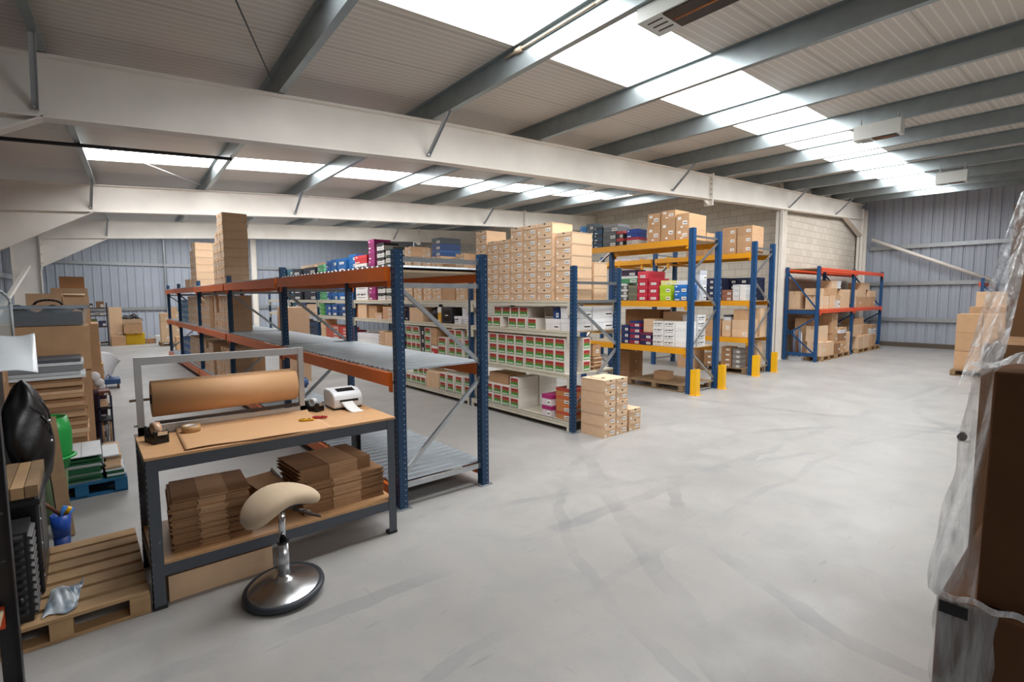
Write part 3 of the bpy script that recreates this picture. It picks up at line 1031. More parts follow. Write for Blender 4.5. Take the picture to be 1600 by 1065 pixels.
# --- beige shelving, top shelf, wall of shoe cartons in the nearest bay
ZT = 1.853
XBF = 5.16
wall = [(4.90, 0.32, 6), (5.235, 0.32, 7), (5.57, 0.29, 7), (5.875, 0.29, 7), (6.18, 0.28, 6), (6.475, 0.28, 6)]
nth = ['end column', 'second column', 'third column', 'fourth column', 'fifth column', 'sixth column']
for k, (y0, w, n) in enumerate(wall):
    col('shoe', XBF, y0, ZT, w - 0.004, 0.42, 0.158, n, 'x', 'brown shoe carton', nth[k] + ' in carton wall on beige top shelf', group=G1)
col('shoe', XBF + 0.01, 6.79, ZT, 0.3, 0.42, 0.164, 7, 'x', 'brown shoe carton', 'column past the carton wall, beige top shelf', group=G1)
for k, (x0, n) in enumerate(((5.6, 3),)):
    col('shoe', x0 + 0.1, 4.92, ZT, 0.46, 0.3, 0.185, n, 'x', 'wide brown carton', 'stack behind the carton wall on the beige top shelf')
# second row of the top shelf, behind
# --- top shelf, second bay
bay2 = [(9.32, 0.28, 6), (8.94, 0.31, 5), (8.56, 0.31, 6), (8.22, 0.31, 5), (7.45, 0.27, 5)]
for k, (y0, w, n) in enumerate(bay2):
    col('shoe', XBF, y0 - 0.02, ZT, w, 0.42 if k != 3 else 0.5, 0.164 if k != 0 else 0.18, n, 'x', 'brown shoe carton',
        ['second-bay column beside the magenta boxes', 'second-bay column, fourth from the post', 'second-bay column, third from the post', 'second-bay column under navy boxes', 'second-bay column nearest the post'][k] + ' on beige shelving', group=G1)
for i in range(3):
    put('col:%s' % ('23497e,2f5c97,w', '243f6e,26457a,w', '3c4248,3a4046,w')[i], XBF, 8.2, ZT + 5 * 0.165 + i * 0.115, 0.3, 0.46, 0.112, 'x',
        ['glossy navy shoe box lowest of three on brown cartons', 'navy shoe box, middle of three on brown cartons', 'dark grey shoe box topmost of three on brown cartons'][i], 'shoe box', 'dark boxes on the brown cartons')
put('carton:d', XBF + 0.02, 7.76, ZT, 0.42, 0.5, 0.5, 'x', 'large plain brown carton between columns on the beige top shelf')
put('carton:d', XBF + 0.06, 7.78, ZT + 0.504, 0.38, 0.5, 0.26, 'x', 'smaller plain carton on the large brown carton, beige top shelf')
# --- top shelf, further bays (seen over the orange-beamed rack)
def shelf_stack(y1, y0, z0, ztop, n, style, what, where, d=0.36, xf=XBF, cat='shoe box', group=None, parts=True):
    col(style, xf, y0 + 0.004, z0, y1 - y0 - 0.008, d, (ztop - z0) / n - 0.001, n, 'x', what, where, cat, group, parts)
top_far = [
    (11.32, 11.0, 3.24, 6, 'col:8c2464,a12c74,s', 'magenta shoe box', 'stack by the near upright on beige top shelf', 0.42),
    (10.88, 10.52, 3.12, 8, 'col:e2e0dc,2a2b2e,t', 'white shoe box with black lid', 'stack beside the magenta boxes', 0.36),
    (10.44, 10.08, 3.0, 7, 'col:d9d6cf,3d4a3e,t', 'white box with dark green lid', 'stack behind the rack post', 0.36),
    (12.1, 11.42, 2.72, 4, 'col:e6e5e2,dedcd8,t', 'long white shoe box', 'stack under the red box', 0.4),
    (12.6, 12.14, 2.98, 7, 'col:1c5f9f,1f6ab0,w', 'bright blue shoe box', 'stack next to the white boxes', 0.34),
    (13.24, 12.66, 2.92, 6, 'col:1a5a98,1d64a8,c', 'bright blue shoe box', 'second stack from the white boxes', 0.34),
    (13.68, 13.3, 2.92, 6, 'col:17528c,1b5c9c,w', 'bright blue shoe box', 'third stack from the white boxes', 0.34),
    (14.06, 13.72, 2.9, 6, 'col:154a82,18569a,s', 'bright blue shoe box', 'stack beside the green boxes', 0.34),
    (14.86, 14.34, 2.84, 8, 'col:57a574,6fb98a,s', 'pale green shoe box', 'green stack on the beige top shelf', 0.34),
    (15.9, 14.95, 2.8, 5, 'col:1c2030,23283a,w', 'navy black shoe box', 'stack left of the green boxes', 0.34),
    (17.0, 16.15, 2.8, 5, 'col:171a22,20242e,c', 'black shoe box', 'dark stack farther along the top shelf', 0.34),
    (17.7, 17.1, 2.84, 5, 'col:2f5d6c,3d7183,w', 'teal shoe box', 'teal stack far along the top shelf', 0.34),
    (18.3, 17.8, 2.86, 5, 'col:1c2c4a,22345a,w', 'dark blue shoe box', 'far end of the beige top shelf', 0.34),
]
for y1, y0, zt, n, st, what, where, d in top_far:
    shelf_stack(y1, y0, ZT, zt, n, st, what, where, d)
put('col:c62f33,d23a3c,s', XBF, 11.42, 2.725, 0.68, 0.4, 0.19, 'x', 'bright red shoe box lying on the long white boxes', 'shoe box')
put('carton:l', XBF + 0.42, 16.2, ZT, 1.25, 0.4, 1.1, 'x', 'light brown carton standing behind the black shoe boxes')
put('carton:l', XBF + 0.42, 14.7, ZT, 1.25, 0.4, 1.12, 'x', 'light brown carton standing behind the navy and green boxes')

# --- third shelf (1.42)
Z3 = 1.424
third_far = [
    (18.2, 17.5, 1.74, 2, 'col:5f8ea4,6f9fb4,w', 'pale blue shoe box', 'far end of the third beige shelf'),
    (17.4, 16.6, 1.76, 2, 'col:44707c,4f808c,w', 'teal shoe box', 'third shelf beside the pale blue boxes'),
    (16.5, 16.25, 1.66, 2, 'col:9a2f38,a83a42,s', 'narrow red box', 'third shelf between teal and navy boxes'),
    (16.2, 15.8, 1.76, 2, 'col:20345c,283f6c,w', 'navy shoe box', 'third shelf beside the big white carton'),
    (14.68, 14.32, 1.76, 3, 'col:4f9a56,6fae60,s', 'green shoe box', 'third shelf green stack'),
    (14.2, 13.8, 1.73, 2, 'col:1d4d86,235a9c,w', 'blue shoe box', 'third shelf nearest the green stack'),
    (13.72, 13.32, 1.74, 2, 'col:1b477c,225694,c', 'blue shoe box', 'third shelf, middle blue stack'),
    (13.24, 12.78, 1.74, 2, 'col:18406f,1f4f88,w', 'blue shoe box', 'third shelf, last blue stack'),
    (12.7, 12.42, 1.75, 3, 'col:14342a,183c30,s', 'dark green shoe box', 'third shelf by the middle upright'),
    (12.3, 12.14, 1.72, 3, 'col:c4763e,cc8044,s', 'narrow orange box', 'third shelf beside the middle upright'),
    (11.05, 10.7, 1.56, 1, 'col:cfae90,c8a484,w', 'low tan shoe box', 'third shelf in front of cardboard cartons'),
    (10.66, 10.2, 1.7, 3, 'col:c79b78,cda582,w', 'tan shoe box', 'third shelf right of the cardboard cartons'),
]
for y1, y0, zt, n, st, what, where in third_far:
    shelf_stack(y1, y0, Z3, zt, n, st, what, where, 0.34)
put('carton:lw', XBF, 14.88, Z3, 0.84, 0.5, 0.3, 'x', 'wide pale carton at the far part of the third beige shelf')
put('carton:', XBF + 0.02, 11.55, Z3, 0.5, 0.45, 0.32, 'x', 'brown carton on third beige shelf beside narrow orange boxes')
put('carton:d', XBF + 0.06, 11.08, Z3, 0.44, 0.45, 0.3, 'x', 'brown carton on third beige shelf behind low tan shoe box')
# bay two
put('col:1b2a4c,241d33,s', XBF, 9.5, Z3, 0.2, 0.34, 0.29, 'x', 'dark navy upright box at the end of the third shelf bay', 'shoe box')
put('carton:', XBF, 8.88, Z3, 0.54, 0.42, 0.28, 'x', 'open-topped brown carton on the third shelf beside black bag')
t = MB()
def bagf(u, v):
    a = 2 * math.pi * u
    r = (math.sin(math.pi * min(max(v, 0.02), 0.98)) ** 0.45)
    return (0.17 * r * math.cos(a), 0.27 * r * math.sin(a) * (1 + 0.07 * math.sin(3 * a)), 0.006 + 0.29 * v + 0.02 * math.sin(4 * a) * r * v)
t.grid(bagf, 24, 10)
tag(t.build('black_bag', BLKM, None, (XBF + 0.24, 8.62, Z3)), 'soft black bag on the third beige shelf beside the brown carton', 'bag')
put('col:d9a428,e6e2d8,s', XBF + 0.02, 8.23, Z3, 0.13, 0.3, 0.3, 'x', 'white and yellow box on third shelf beside black case', 'box')
cs = thing('speaker_case', 'black hard case standing on third beige shelf between bag and white boxes', 'case', (XBF, 7.84, Z3))
MB().box(0, 0.35, 0, 0.36, 0, 0.295).build('case_body', BLKM, cs, bevel=0.01)
MB().box(-0.004, 0, 0.06, 0.3, 0.05, 0.24).build('front_grille', BLK, cs)
MB().box(-0.006, -0.003, 0.12, 0.22, 0.14, 0.155).build('badge', PAPER, cs)
put('col:dfe0e2,e8e9ea,t', XBF, 7.6, Z3, 0.16, 0.34, 0.14, 'x', 'small white box beside taller white boxes on third shelf', 'shoe box')
for i in range(2):
    put('col:dfe0e4,e6e7ea,w', XBF, 7.3, Z3 + i * 0.15, 0.28, 0.34, 0.148, 'x', ('lower' if i == 0 else 'upper') + ' white shoe box at upright on third beige shelf', 'shoe box')
# bay one: printed boxes and white cartons
G2 = 'red and green printed boxes'
def prow(xs_, z0, n, where, w=0.205, h=0.163, d=0.42, parts=True, xf=XBF):
    for j, y0 in enumerate(xs_):
        for i in range(n):
            pos = ('bottom row', 'middle row', 'top row')[i] if n == 3 else (('bottom row', 'top row')[i] if n == 2 else 'single row')
            put('prod', xf + random.uniform(0, 0.008), y0, z0 + i * (h + 0.001), w, d, h, 'x', 'red and green printed box, %s, %s box %s' % (pos, ORD[j], where), 'box', G2, parts)
low3 = [6.86, 6.64, 6.43, 6.2, 6.0, 5.8]
prow([6.84, 6.63, 6.415, 6.015, 5.805], Z3, 1, 'along the third shelf from the left')
prow([6.43, 6.22, 6.01, 5.80], Z3 + 0.165, 1, 'in the upper line of third shelf', d=0.36, xf=XBF + 0.04)
put('prod', XBF - 0.002, 5.56, Z3, 0.2, 0.5, 0.163, 'x', 'single red and green box with long white side on third shelf', 'box', G2)
put('col:e4e2df,e6e4e1', 5.62, 5.5, Z3 + 0.17, 0.36, 0.4, 0.2, 'x', 'large white box behind the printed boxes on the third shelf', 'box')
put('col:e4e2df,e8e6e3', XBF + 0.03, 5.1, Z3, 0.3, 0.5, 0.165, 'x', 'white box under navy-fronted box on third shelf', 'box')
put('col:23467f,1f3f74,w', XBF + 0.05, 5.13, Z3 + 0.17, 0.13, 0.4, 0.16, 'x', 'navy fronted box standing on a white box, third shelf', 'box')
for i, (xa, wd) in enumerate(((5.18, 0.44), (5.64, 0.46))):
    for k in range(2):
        put('col:e2e2e2,e8e8e8', xa, 4.88, Z3 + k * 0.175, wd, 0.2, 0.172, 'y', '%s white box at shelf end, %s post' % (('lower', 'upper')[k], ('beside front', 'beside back')[i]), 'box', 'white boxes at the shelf end')
# --- second shelf (0.82): three rows of printed boxes
Z2 = 0.824
c2 = [4.975, 5.187, 5.4, 5.613, 5.852, 6.073, 6.29, 6.52, 6.75, 6.97]
prow(c2, Z2, 3, 'from the end post, second shelf', d=0.25)
for i in range(3):
    put('prod', 5.43, 4.875, Z2 + i * 0.165, 0.16, 0.4, 0.163, 'y', '%s printed box facing the shelf end behind the front post' % ('lowest', 'middle', 'uppermost')[i], 'box', 'end-facing printed boxes')
c2b = [9.52, 9.32, 9.1]
prow([9.56, 9.375, 9.19, 9.005], Z2, 2, 'left of the black box, second bay', parts=True, w=0.18)
prow([9.35, 9.06], Z2 + 0.33, 1, 'topmost line left of black box', w=0.24)
for i in range(3):
    put('col:1b1c20,232428', XBF, 8.86, Z2 + i * 0.165, 0.13, 0.36, 0.162, 'x', '%s black box between printed boxes on second shelf' % ('lowest', 'middle', 'topmost')[i], 'box', 'black boxes on the second shelf')
prow([8.61], Z2, 3, 'right of the black boxes', w=0.22)
for i in range(2):
    put('carton:d', XBF, 8.38, Z2 + (i + 1) * 0.165, 0.19, 0.36, 0.162, 'x', '%s small brown carton among printed boxes on second shelf' % ('lower', 'upper')[i])
put('col:c23a34,e4ded6,s', XBF, 8.38, Z2, 0.19, 0.36, 0.15, 'x', 'small red and white box under brown cartons on second shelf', 'box')
prow([8.07], Z2, 2, 'with long white side, second bay', w=0.26)
prow([7.755, 7.53, 7.31], Z2, 3, 'beside the middle upright on second shelf')
# --- second shelf, far bays
second_far = [
    (18.1, 17.4, 1.26, 3, 'carton:dw', 'brown carton', 'far end of the second shelf'),
    (17.3, 16.4, 1.24, 4, 'col:b79a86,a88c78,w', 'dusky tan shoe box', 'far second shelf'),
    (16.3, 16.16, 1.2, 1, 'col:bfae86,b8a67c', 'narrow straw-coloured box', 'second shelf beside big navy carton'),
    (14.6, 14.3, 1.3, 2, 'carton:', 'tall brown carton', 'second shelf right of the navy carton'),
    (14.2, 13.3, 1.16, 4, 'col:b0503f,bb5b49,w', 'brick red shoe box', 'second shelf left red stack'),
    (13.24, 12.8, 1.14, 4, 'col:b53a34,c24840,w', 'red shoe box', 'second shelf middle red stack'),
    (12.75, 12.34, 1.08, 3, 'col:8b1f3a,992a44,w', 'maroon shoe box', 'second shelf by the middle upright'),
    (10.88, 10.6, 1.14, 4, 'col:c9a582,d2b08e,s', 'tan shoe box', 'second shelf near the wrapped carton'),
]
for y1, y0, zt, n, st, what, where in second_far:
    shelf_stack(y1, y0, Z2, zt, n, st, what, where, 0.36, cat='box')
put('col:1a3350,1d3a5c,t', XBF, 14.9, Z2, 1.2, 0.42, 0.37, 'x', 'large navy carton with pale lettering on the second shelf', 'box')
put('col:dcdde2,e4e5ea,s', XBF, 11.0, Z2, 1.2, 0.45, 0.22, 'x', 'long white box with blue mark on the second shelf', 'box')
put('carton:', XBF, 10.16, Z2, 0.42, 0.42, 0.3, 'x', 'brown carton with rounded white cover on the second shelf')
# --- bottom shelf (0.14)
Z1 = 0.143
prow([5.975, 6.2, 6.415, 6.645, 6.87], Z1, 2, 'along the bottom shelf, nearest bay')
put('prod', XBF, 5.975, Z1 + 0.33, 0.205, 0.42, 0.163, 'x', 'red and green printed box on top of bottom shelf rows', 'box', G2)
for k, (xa, dd) in enumerate(((5.6, 0.36),)):
    for i in range(3):
        put('col:e4e2de,e6e4e0', xa, 5.96, Z1 + i * 0.164, 0.22, 0.4, 0.163, 'x', '%s plain white box behind the printed stack, bottom shelf' % ('lowest', 'middle', 'topmost')[i], 'box', 'white boxes behind the printed stack')
for i in range(2):
    put('col:d9cfd0,a8286e,w', XBF, 5.24, Z1 + i * 0.165, 0.2, 0.33, 0.162, 'x', '%s magenta-lidded box on bottom shelf beside orange boxes' % ('lower', 'upper')[i], 'box')
for i in range(4):
    put('col:c48450,%s,w' % ('c4523a', 'd07a40', 'c9643c', 'b8473a')[i], XBF, 4.9, Z1 + i * 0.113, 0.3, 0.36, 0.111, 'x', '%s flat orange-red box by the end post, bottom shelf' % ('lowest', 'second', 'third', 'topmost')[i], 'box', 'flat orange boxes')
put('carton:dv', XBF + 0.1, 6.35, Z1 + 0.33, 0.5, 0.4, 0.17, 'x', 'brown carton lying on the printed boxes of the bottom shelf')
prow([7.33, 7.55, 7.83, 8.09], Z1, 2, 'along bottom shelf of the second bay')
prow([8.84, 9.025, 9.21, 9.44], Z1, 1, 'far part of bottom shelf, second bay', w=0.18, d=0.4)
prow([8.86, 9.08, 9.3], Z1 + 0.165, 1, 'upper line of bottom shelf, second bay', w=0.2, d=0.36, xf=XBF + 0.1)
put('carton:', XBF - 0.005, 8.33, Z1, 0.45, 0.4, 0.31, 'x', 'brown carton with a small printed panel on the bottom shelf')

# --- cartons on the floor in front of the beige shelving
for k, (x0, n) in enumerate(((5.255, 5), (5.515, 5), (5.81, 2))):
    for i in range(n):
        pos = 'bottom' if i == 0 else ('top' if i == n - 1 else ORD[i] + ' from bottom')
        put('shoe', x0 + random.uniform(-0.004, 0.004), 4.33 + random.uniform(0, 0.008), i * 0.158, 0.252 if k < 2 else 0.27, 0.415, 0.157, 'y',
            'brown shoe carton on the floor, %s of %s stack' % (pos, ('left tall', 'second tall', 'short right')[k]), group='floor shoe cartons')
# folded back flap on the first stack
m = MB(); m.grid(lambda u, v: (0.05 + 0.13 * u, 0.02 + 0.2 * v, 0.012 * math.sin(math.pi * u) + 0.004), 8, 4)
f = m.build('loose_card_flap', CARDL, None, (5.28, 4.45, 0.79), solid=0.003)
tag(f, 'curled loose card sheet on top of the left floor stack', 'card sheet')

# --- orange-beamed rack: towers of shoe cartons on top and cartons on both lower decks
G3 = 'shoe cartons on the orange-beamed rack'
for k, (y0, n, where) in enumerate(((11.0, 8, 'nearest column of tall tower'), (11.27, 8, 'second column of tall tower'), (11.54, 6, 'third column of tall tower'), (11.81, 5, 'last column of tall tower'))):
    col('shoe', 2.1, y0, 2.193, 0.255, 0.43, 0.166, n, 'x', 'brown shoe carton', where + ' on the orange-beamed rack', group=G3)
for k, (y0, n, where) in enumerate(((14.15, 6, 'nearest column of shorter tower'), (14.42, 6, 'second column of shorter tower'), (14.69, 5, 'last column of shorter tower'))):
    col('shoe', 2.1, y0, 2.193, 0.255, 0.43, 0.172, n, 'x', 'brown shoe carton', where + ' on the orange-beamed rack', group=G3)
put('carton:', 2.12, 15.2, 2.193, 0.85, 0.45, 0.2, 'x', 'flat brown carton lying on top of the orange-beamed rack')
mid = [(11.02, 4), (11.29, 4), (11.56, 4), (11.83, 2), (12.1, 4), (12.85, 4), (13.12, 4), (13.39, 3), (13.66, 3)]
for k, (y0, n) in enumerate(mid):
    col('shoe', 2.12, y0, 1.262, 0.255, 0.43, 0.174, n, 'x', 'brown shoe carton', ORD[k] + ' column on the middle orange deck', group=G3, parts=k < 3)
put('carton:d', 2.12, 12.42, 1.262, 0.4, 0.5, 0.7, 'x', 'tall plain brown carton among the columns on the middle deck')
for k in range(6):
    col('shoe', 2.12, 14.2 + k * 0.27, 1.262, 0.255, 0.43, 0.174, 4, 'x', 'brown shoe carton', ORD[k] + ' column past the third post, middle deck', group=G3, parts=False)
for k in range(4):
    col('col:3f6f94,4b7fa6,w', 2.14, 15.9 + k * 0.31, 1.262, 0.29, 0.4, 0.15, 4, 'x', 'blue-grey shoe box', ORD[k] + ' blue column near rack end, middle deck', 'shoe box', 'blue boxes on the orange rack', False)
low = [(11.05, 4), (11.32, 4), (11.59, 4), (11.86, 3), (12.13, 3), (12.7, 4), (12.97, 4), (13.24, 3), (13.51, 4)]
for k, (y0, n) in enumerate(low):
    col('shoe', 2.12, y0, 0.232, 0.255, 0.43, 0.174, n, 'x', 'brown shoe carton', ORD[k] + ' column on the lowest orange deck', group=G3, parts=False)
put('carton:d', 2.62, 12.0, 0.232, 1.6, 0.38, 0.82, 'x', 'big plain carton behind the columns on the lowest deck')
for k in range(6):
    col('shoe', 2.12, 14.2 + k * 0.27, 0.232, 0.255, 0.43, 0.174, 4, 'x', 'brown shoe carton', ORD[k] + ' column past third post, lowest deck', group=G3, parts=False)
for k in range(4):
    col('col:2a5f9a,3470b0,w', 2.14, 15.9 + k * 0.31, 0.232, 0.29, 0.4, 0.2, 3, 'x', 'blue shoe box', ORD[k] + ' blue column near rack end, lowest deck', 'shoe box', 'blue boxes on the orange rack', False)
put('carton:l', 3.4, 11.9, 0.0, 0.55, 0.5, 1.7, 'y', 'tall light brown carton standing behind the orange-beamed rack')

# flat cartons and a labelled carton at the shelf end behind the printed boxes
fc = thing('flat_carton_bundle', 'untidy pile of flat brown cartons at the end of the second beige shelf', 'cardboard', (5.68, 4.89, Z2 + 0.002))
rr = random.Random(5)
for i in range(9):
    m = MB()
    a = rr.uniform(0, 0.03)
    m.box(a, 0.2 + rr.uniform(-0.02, 0.02), rr.uniform(0, 0.03), 0.5, i * 0.021, i * 0.021 + 0.018)
    m.build('flat_carton', [CARDD, CARDX, CARD][i % 3], fc)
put('carton:dw', 5.7, 4.92, Z2 + 0.2, 0.17, 0.36, 0.17, 'y', 'small brown carton with white label on the pile of flat cartons')

# --- nearer yellow-beamed rack
XC = 8.96
ZC = 3.004
ctop = [
    ('col:1f6fb0,2a86c6,s', 7.975, 0.2, 0.13, 4, 'blue shoe box', 'left stack on top of nearer yellow rack'),
    ('col:46525c,5a666f,w', 7.76, 0.21, 0.14, 4, 'grey-blue shoe box', 'second stack on top of nearer yellow rack'),
    ('col:17405e,1d2228,s', 7.5, 0.24, 0.15, 3, 'black shoe box with blue', 'third stack on top of nearer yellow rack'),
    ('col:55595c,606467,w', 7.12, 0.36, 0.155, 2, 'dark grey shoe box', 'wide grey stack on the top shelf, nearer yellow rack'),
    ('col:2c2d30,b43b3c,w', 6.92, 0.18, 0.155, 2, 'black shoe box with red lid', 'stack left of the navy boxes, top yellow shelf'),
]
for st, y0, w, h, n, what, where in ctop:
    col(st, XC, y0, ZC, w, 0.34, h, n, 'x', what, where, 'shoe box')
put('col:6b7075,8b8f92,w', XC - 0.01, 7.06, ZC + 0.315, 0.4, 0.4, 0.17, 'x', 'silver grey shoe box lying across the dark boxes on top', 'shoe box')
put('col:b8b4ae,a52c44', XC, 6.55, ZC, 0.28, 0.34, 0.15, 'x', 'white box with crimson lid under the navy box, top yellow shelf', 'shoe box')
put('col:1c3d8e,1f4599,s', XC, 6.56, ZC + 0.152, 0.27, 0.34, 0.17, 'x', 'navy and white box on the crimson-lidded box, top yellow shelf', 'shoe box')
for k, (y0, w, hs) in enumerate(((6.02, 0.29, (0.34, 0.24)), (5.68, 0.31, (0.43, 0.17)), (5.375, 0.28, (0.2, 0.3)))):
    z = ZC
    for i, h in enumerate(hs):
        put('carton:dwv', XC + 0.01, y0, z, w, 0.62 if k == 2 else 0.5, h - 0.002, 'x', '%s brown labelled carton, %s of three on the top yellow shelf' % (('lower', 'upper')[i], ('left', 'middle', 'right')[k]))
        z += h
put('carton:d', 9.62, 5.36, ZC, 0.4, 0.3, 0.17, 'x', 'small brown carton behind tall cartons, end of the top yellow shelf')
ZC2 = 1.824
cm_ = [
    ('col:5d6462,d9d9d6,w', 6.8, 0.17, 0.12, 3, 'white-fronted shoe box', 'left stack on middle shelf of nearer yellow rack'),
    ('col:6b6a5a,77765f,', 6.54, 0.23, 0.16, 2, 'olive shoe box', 'stack beside the red boxes, nearer yellow rack'),
    ('col:b51f38,c62a42,c', 6.285, 0.25, 0.148, 3, 'red shoe box', 'left red stack on the middle yellow shelf'),
    ('col:b51f38,c62a42,c', 6.015, 0.25, 0.148, 3, 'red shoe box', 'right red stack on the middle yellow shelf'),
    ('col:a9c822,b4d22c,w', 5.73, 0.26, 0.155, 2, 'lime green shoe box', 'lime stack on the middle yellow shelf'),
    ('col:1763ad,1f72c0,ws', 5.375, 0.28, 0.155, 2, 'bright blue shoe box', 'blue stack at the end of middle yellow shelf'),
]
for st, y0, w, h, n, what, where in cm_:
    col(st, XC, y0, ZC2, w, 0.36, h, n, 'x', what, where, 'shoe box')
put('col:3f8a5a,d3d8d2,w', XC, 6.54, ZC2 + 0.37, 0.44, 0.36, 0.15, 'x', 'green and white shoe box bridging the left stacks, middle yellow shelf', 'shoe box')
put('col:3b2644,33203c,w', XC + 0.02, 6.6, ZC2 + 0.522, 0.37, 0.36, 0.13, 'x', 'dark purple shoe box on the green box, middle yellow shelf', 'shoe box')
put('col:d23a4c,dd4a58,c', XC - 0.01, 6.27, ZC2 + 0.45, 0.25, 0.62, 0.158, 'x', 'long coral red box on top of the left red stack', 'shoe box')
put('col:e4dfa0,ddd68a', XC + 0.01, 5.72, ZC2 + 0.312, 0.25, 0.4, 0.09, 'x', 'flat pale yellow box on the lime boxes', 'shoe box')
put('col:d8dce2,e4e6ea,s', XC + 0.01, 5.37, ZC2 + 0.312, 0.24, 0.3, 0.08, 'x', 'flat white box on the bright blue boxes', 'shoe box')
for i in range(3):
    put('col:d6d9de,c6c9d0', 9.4, 5.36, ZC2 + i * 0.2, 0.26, 0.2, 0.198, 'y', '%s white box at the open end of the middle yellow shelf' % ('lowest', 'middle', 'topmost')[i], 'shoe box', 'white boxes at the rack end')
ZC3 = 0.904
clo = [
    ('col:1d2a58,232f60,w', 6.74, 0.2, 0.13, 3, 'navy shoe box', 'first navy stack on the low yellow shelf'),
    ('col:8f2740,1e2f66,w', 6.46, 0.26, 0.12, 4, 'navy box with maroon base', 'second navy stack on the low yellow shelf'),
    ('col:241f4c,6e2440,w', 6.17, 0.27, 0.125, 2, 'purple-navy shoe box', 'third stack beside the white boxes, low yellow shelf'),
    ('col:e6e5e3,dddcda,t', 5.88, 0.25, 0.125, 4, 'white lettered shoe box', 'left white stack on the low yellow shelf'),
    ('col:e6e5e3,e0dfdd,t', 5.62, 0.25, 0.125, 4, 'white lettered shoe box', 'middle white stack on the low yellow shelf'),
    ('col:e9e8e6,e3e3e1,s', 5.37, 0.245, 0.125, 4, 'plain white shoe box', 'right white stack on the low yellow shelf'),
]
for st, y0, w, h, n, what, where in clo:
    col(st, XC, y0, ZC3, w, 0.36, h, n, 'x', what, where, 'shoe box')
for i in range(5):
    put('col:e4e3e1,dad9d7,t', 9.36, 5.36, ZC3 + i * 0.126, 0.3, 0.34, 0.125, 'y', 'white shoe box at shelf end, %s of five, low yellow shelf' % ('lowest', 'second', 'third', 'fourth', 'topmost')[i], 'shoe box', 'white end stack on the low yellow shelf')
for i in range(2):
    put('carton:', XC + 0.06, 6.14, ZC3 + 0.26 + i * 0.14, 0.26, 0.34, 0.138, 'x', '%s open brown carton above the navy boxes' % ('lower', 'upper')[i])
put('carton:x', 9.45, 6.3, ZC3, 0.9, 0.4, 0.72, 'x', 'large dark brown carton at the back of the low yellow shelf')
put('carton:', 9.46, 5.72, ZC3, 0.5, 0.4, 0.68, 'x', 'tall brown carton at the back behind the white boxes')

def pallet(x, y, L, Wd, label, boards_x=True, wood=WOOD, n=7, group=None, hgt=0.144, blockm=None):
    """boards run along local x (length L); blocks under three runners along y"""
    t = thing('wooden_pallet', label, 'pallet', (x, y, 0), 0.0 if boards_x else math.pi / 2, group)
    blockm = blockm or wood
    for i in range(n):
        bw = Wd / (n + (n - 1) * 0.35)
        y0 = i * bw * 1.35
        jz = random.uniform(0, 0.003)
        MB().box(random.uniform(0, 0.006), L - random.uniform(0, 0.006), y0, y0 + bw, hgt - 0.02 - jz, hgt - jz).build('deck_board', wood, t)
    for xx in (0.0, L / 2 - 0.05, L - 0.1):
        MB().box(xx, xx + 0.1, 0, Wd, hgt - 0.044, hgt - 0.0235).build('stringer_board', wood, t)
        for yy in (0.0, Wd / 2 - 0.07, Wd - 0.14):
            MB().box(xx, xx + 0.1, yy, yy + 0.14, 0.022, hgt - 0.044).build('block', blockm, t)
    for yy in (0.01, Wd / 2 - 0.05, Wd - 0.11):
        MB().box(0, L, yy, yy + 0.1, 0.0, 0.022).build('bottom_board', wood, t)
    return t
pallet(10.12, 5.44, 1.35, 1.12, 'wide empty wooden pallet on the floor under the nearer yellow rack', False, WOODD, 9)
for i in range(2):
    put('carton:d', 9.35, 6.05, 0.144 + i * 0.085, 0.3, 0.28, 0.083, 'x', '%s small flat brown carton on the pallet under the nearer yellow rack' % ('lower', 'upper')[i])
for i in range(3):
    put('carton:x', 9.35, 7.0, 0.0 + i * 0.23, 0.45, 0.5, 0.228, 'x', '%s dark brown carton under the left end of nearer yellow rack' % ('lowest', 'middle', 'topmost')[i])

# --- farther yellow-beamed rack
XD = 12.23
for k, (y0, w) in enumerate(((6.06, 0.34), (5.67, 0.36))):
    for i in range(3):
        put('carton:dw', XD, y0, 2.944 + i * 0.215, w, 0.6 if k else 0.5, 0.213, 'x', '%s brown carton, %s of two on the farther yellow rack top' % (('bottom', 'middle', 'top')[i], ('left stack', 'right stack')[k]))
put('carton:d', XD + 0.03, 6.9, 2.944, 0.5, 0.5, 0.22, 'x', 'brown carton at the back left of the farther yellow rack top')
put('col:c9c3c4,b9b3b6', XD + 0.02, 8.9, 2.944, 0.9, 0.4, 0.1, 'x', 'long pale box on farther yellow rack top, far left', 'box')
ZD = 1.804
col('col:1c2440,222c4e,w', XD, 6.6, ZD, 0.2, 0.36, 0.14, 4, 'x', 'navy shoe box', 'left stack on the middle shelf of the farther yellow rack', 'shoe box')
col('col:1c2440,222c4e,w', XD, 6.38, ZD, 0.2, 0.36, 0.14, 4, 'x', 'navy shoe box', 'second stack on the middle shelf of the farther yellow rack', 'shoe box')
col('col:8c5b48,9a6752,w', XD - 0.005, 6.12, ZD, 0.25, 0.36, 0.13, 2, 'x', 'rust brown shoe box', 'middle shelf of the farther yellow rack', 'shoe box')
for i in range(3):
    put('col:d9dadb,c6c8ca,', XD, 5.93, ZD + i * 0.13, 0.17, 0.34, 0.128, 'x', '%s pale grey shoe box, farther yellow rack, left of white pair' % ('lowest', 'middle', 'topmost')[i], 'shoe box', 'pale boxes')
    put('col:e8e8e6,e2e2e0,s', XD - 0.005, 5.77, ZD + i * 0.128, 0.15, 0.34, 0.126, 'x', '%s white shoe box, farther yellow rack, beside pale grey ones' % ('lowest', 'middle', 'topmost')[i], 'shoe box', 'white boxes')
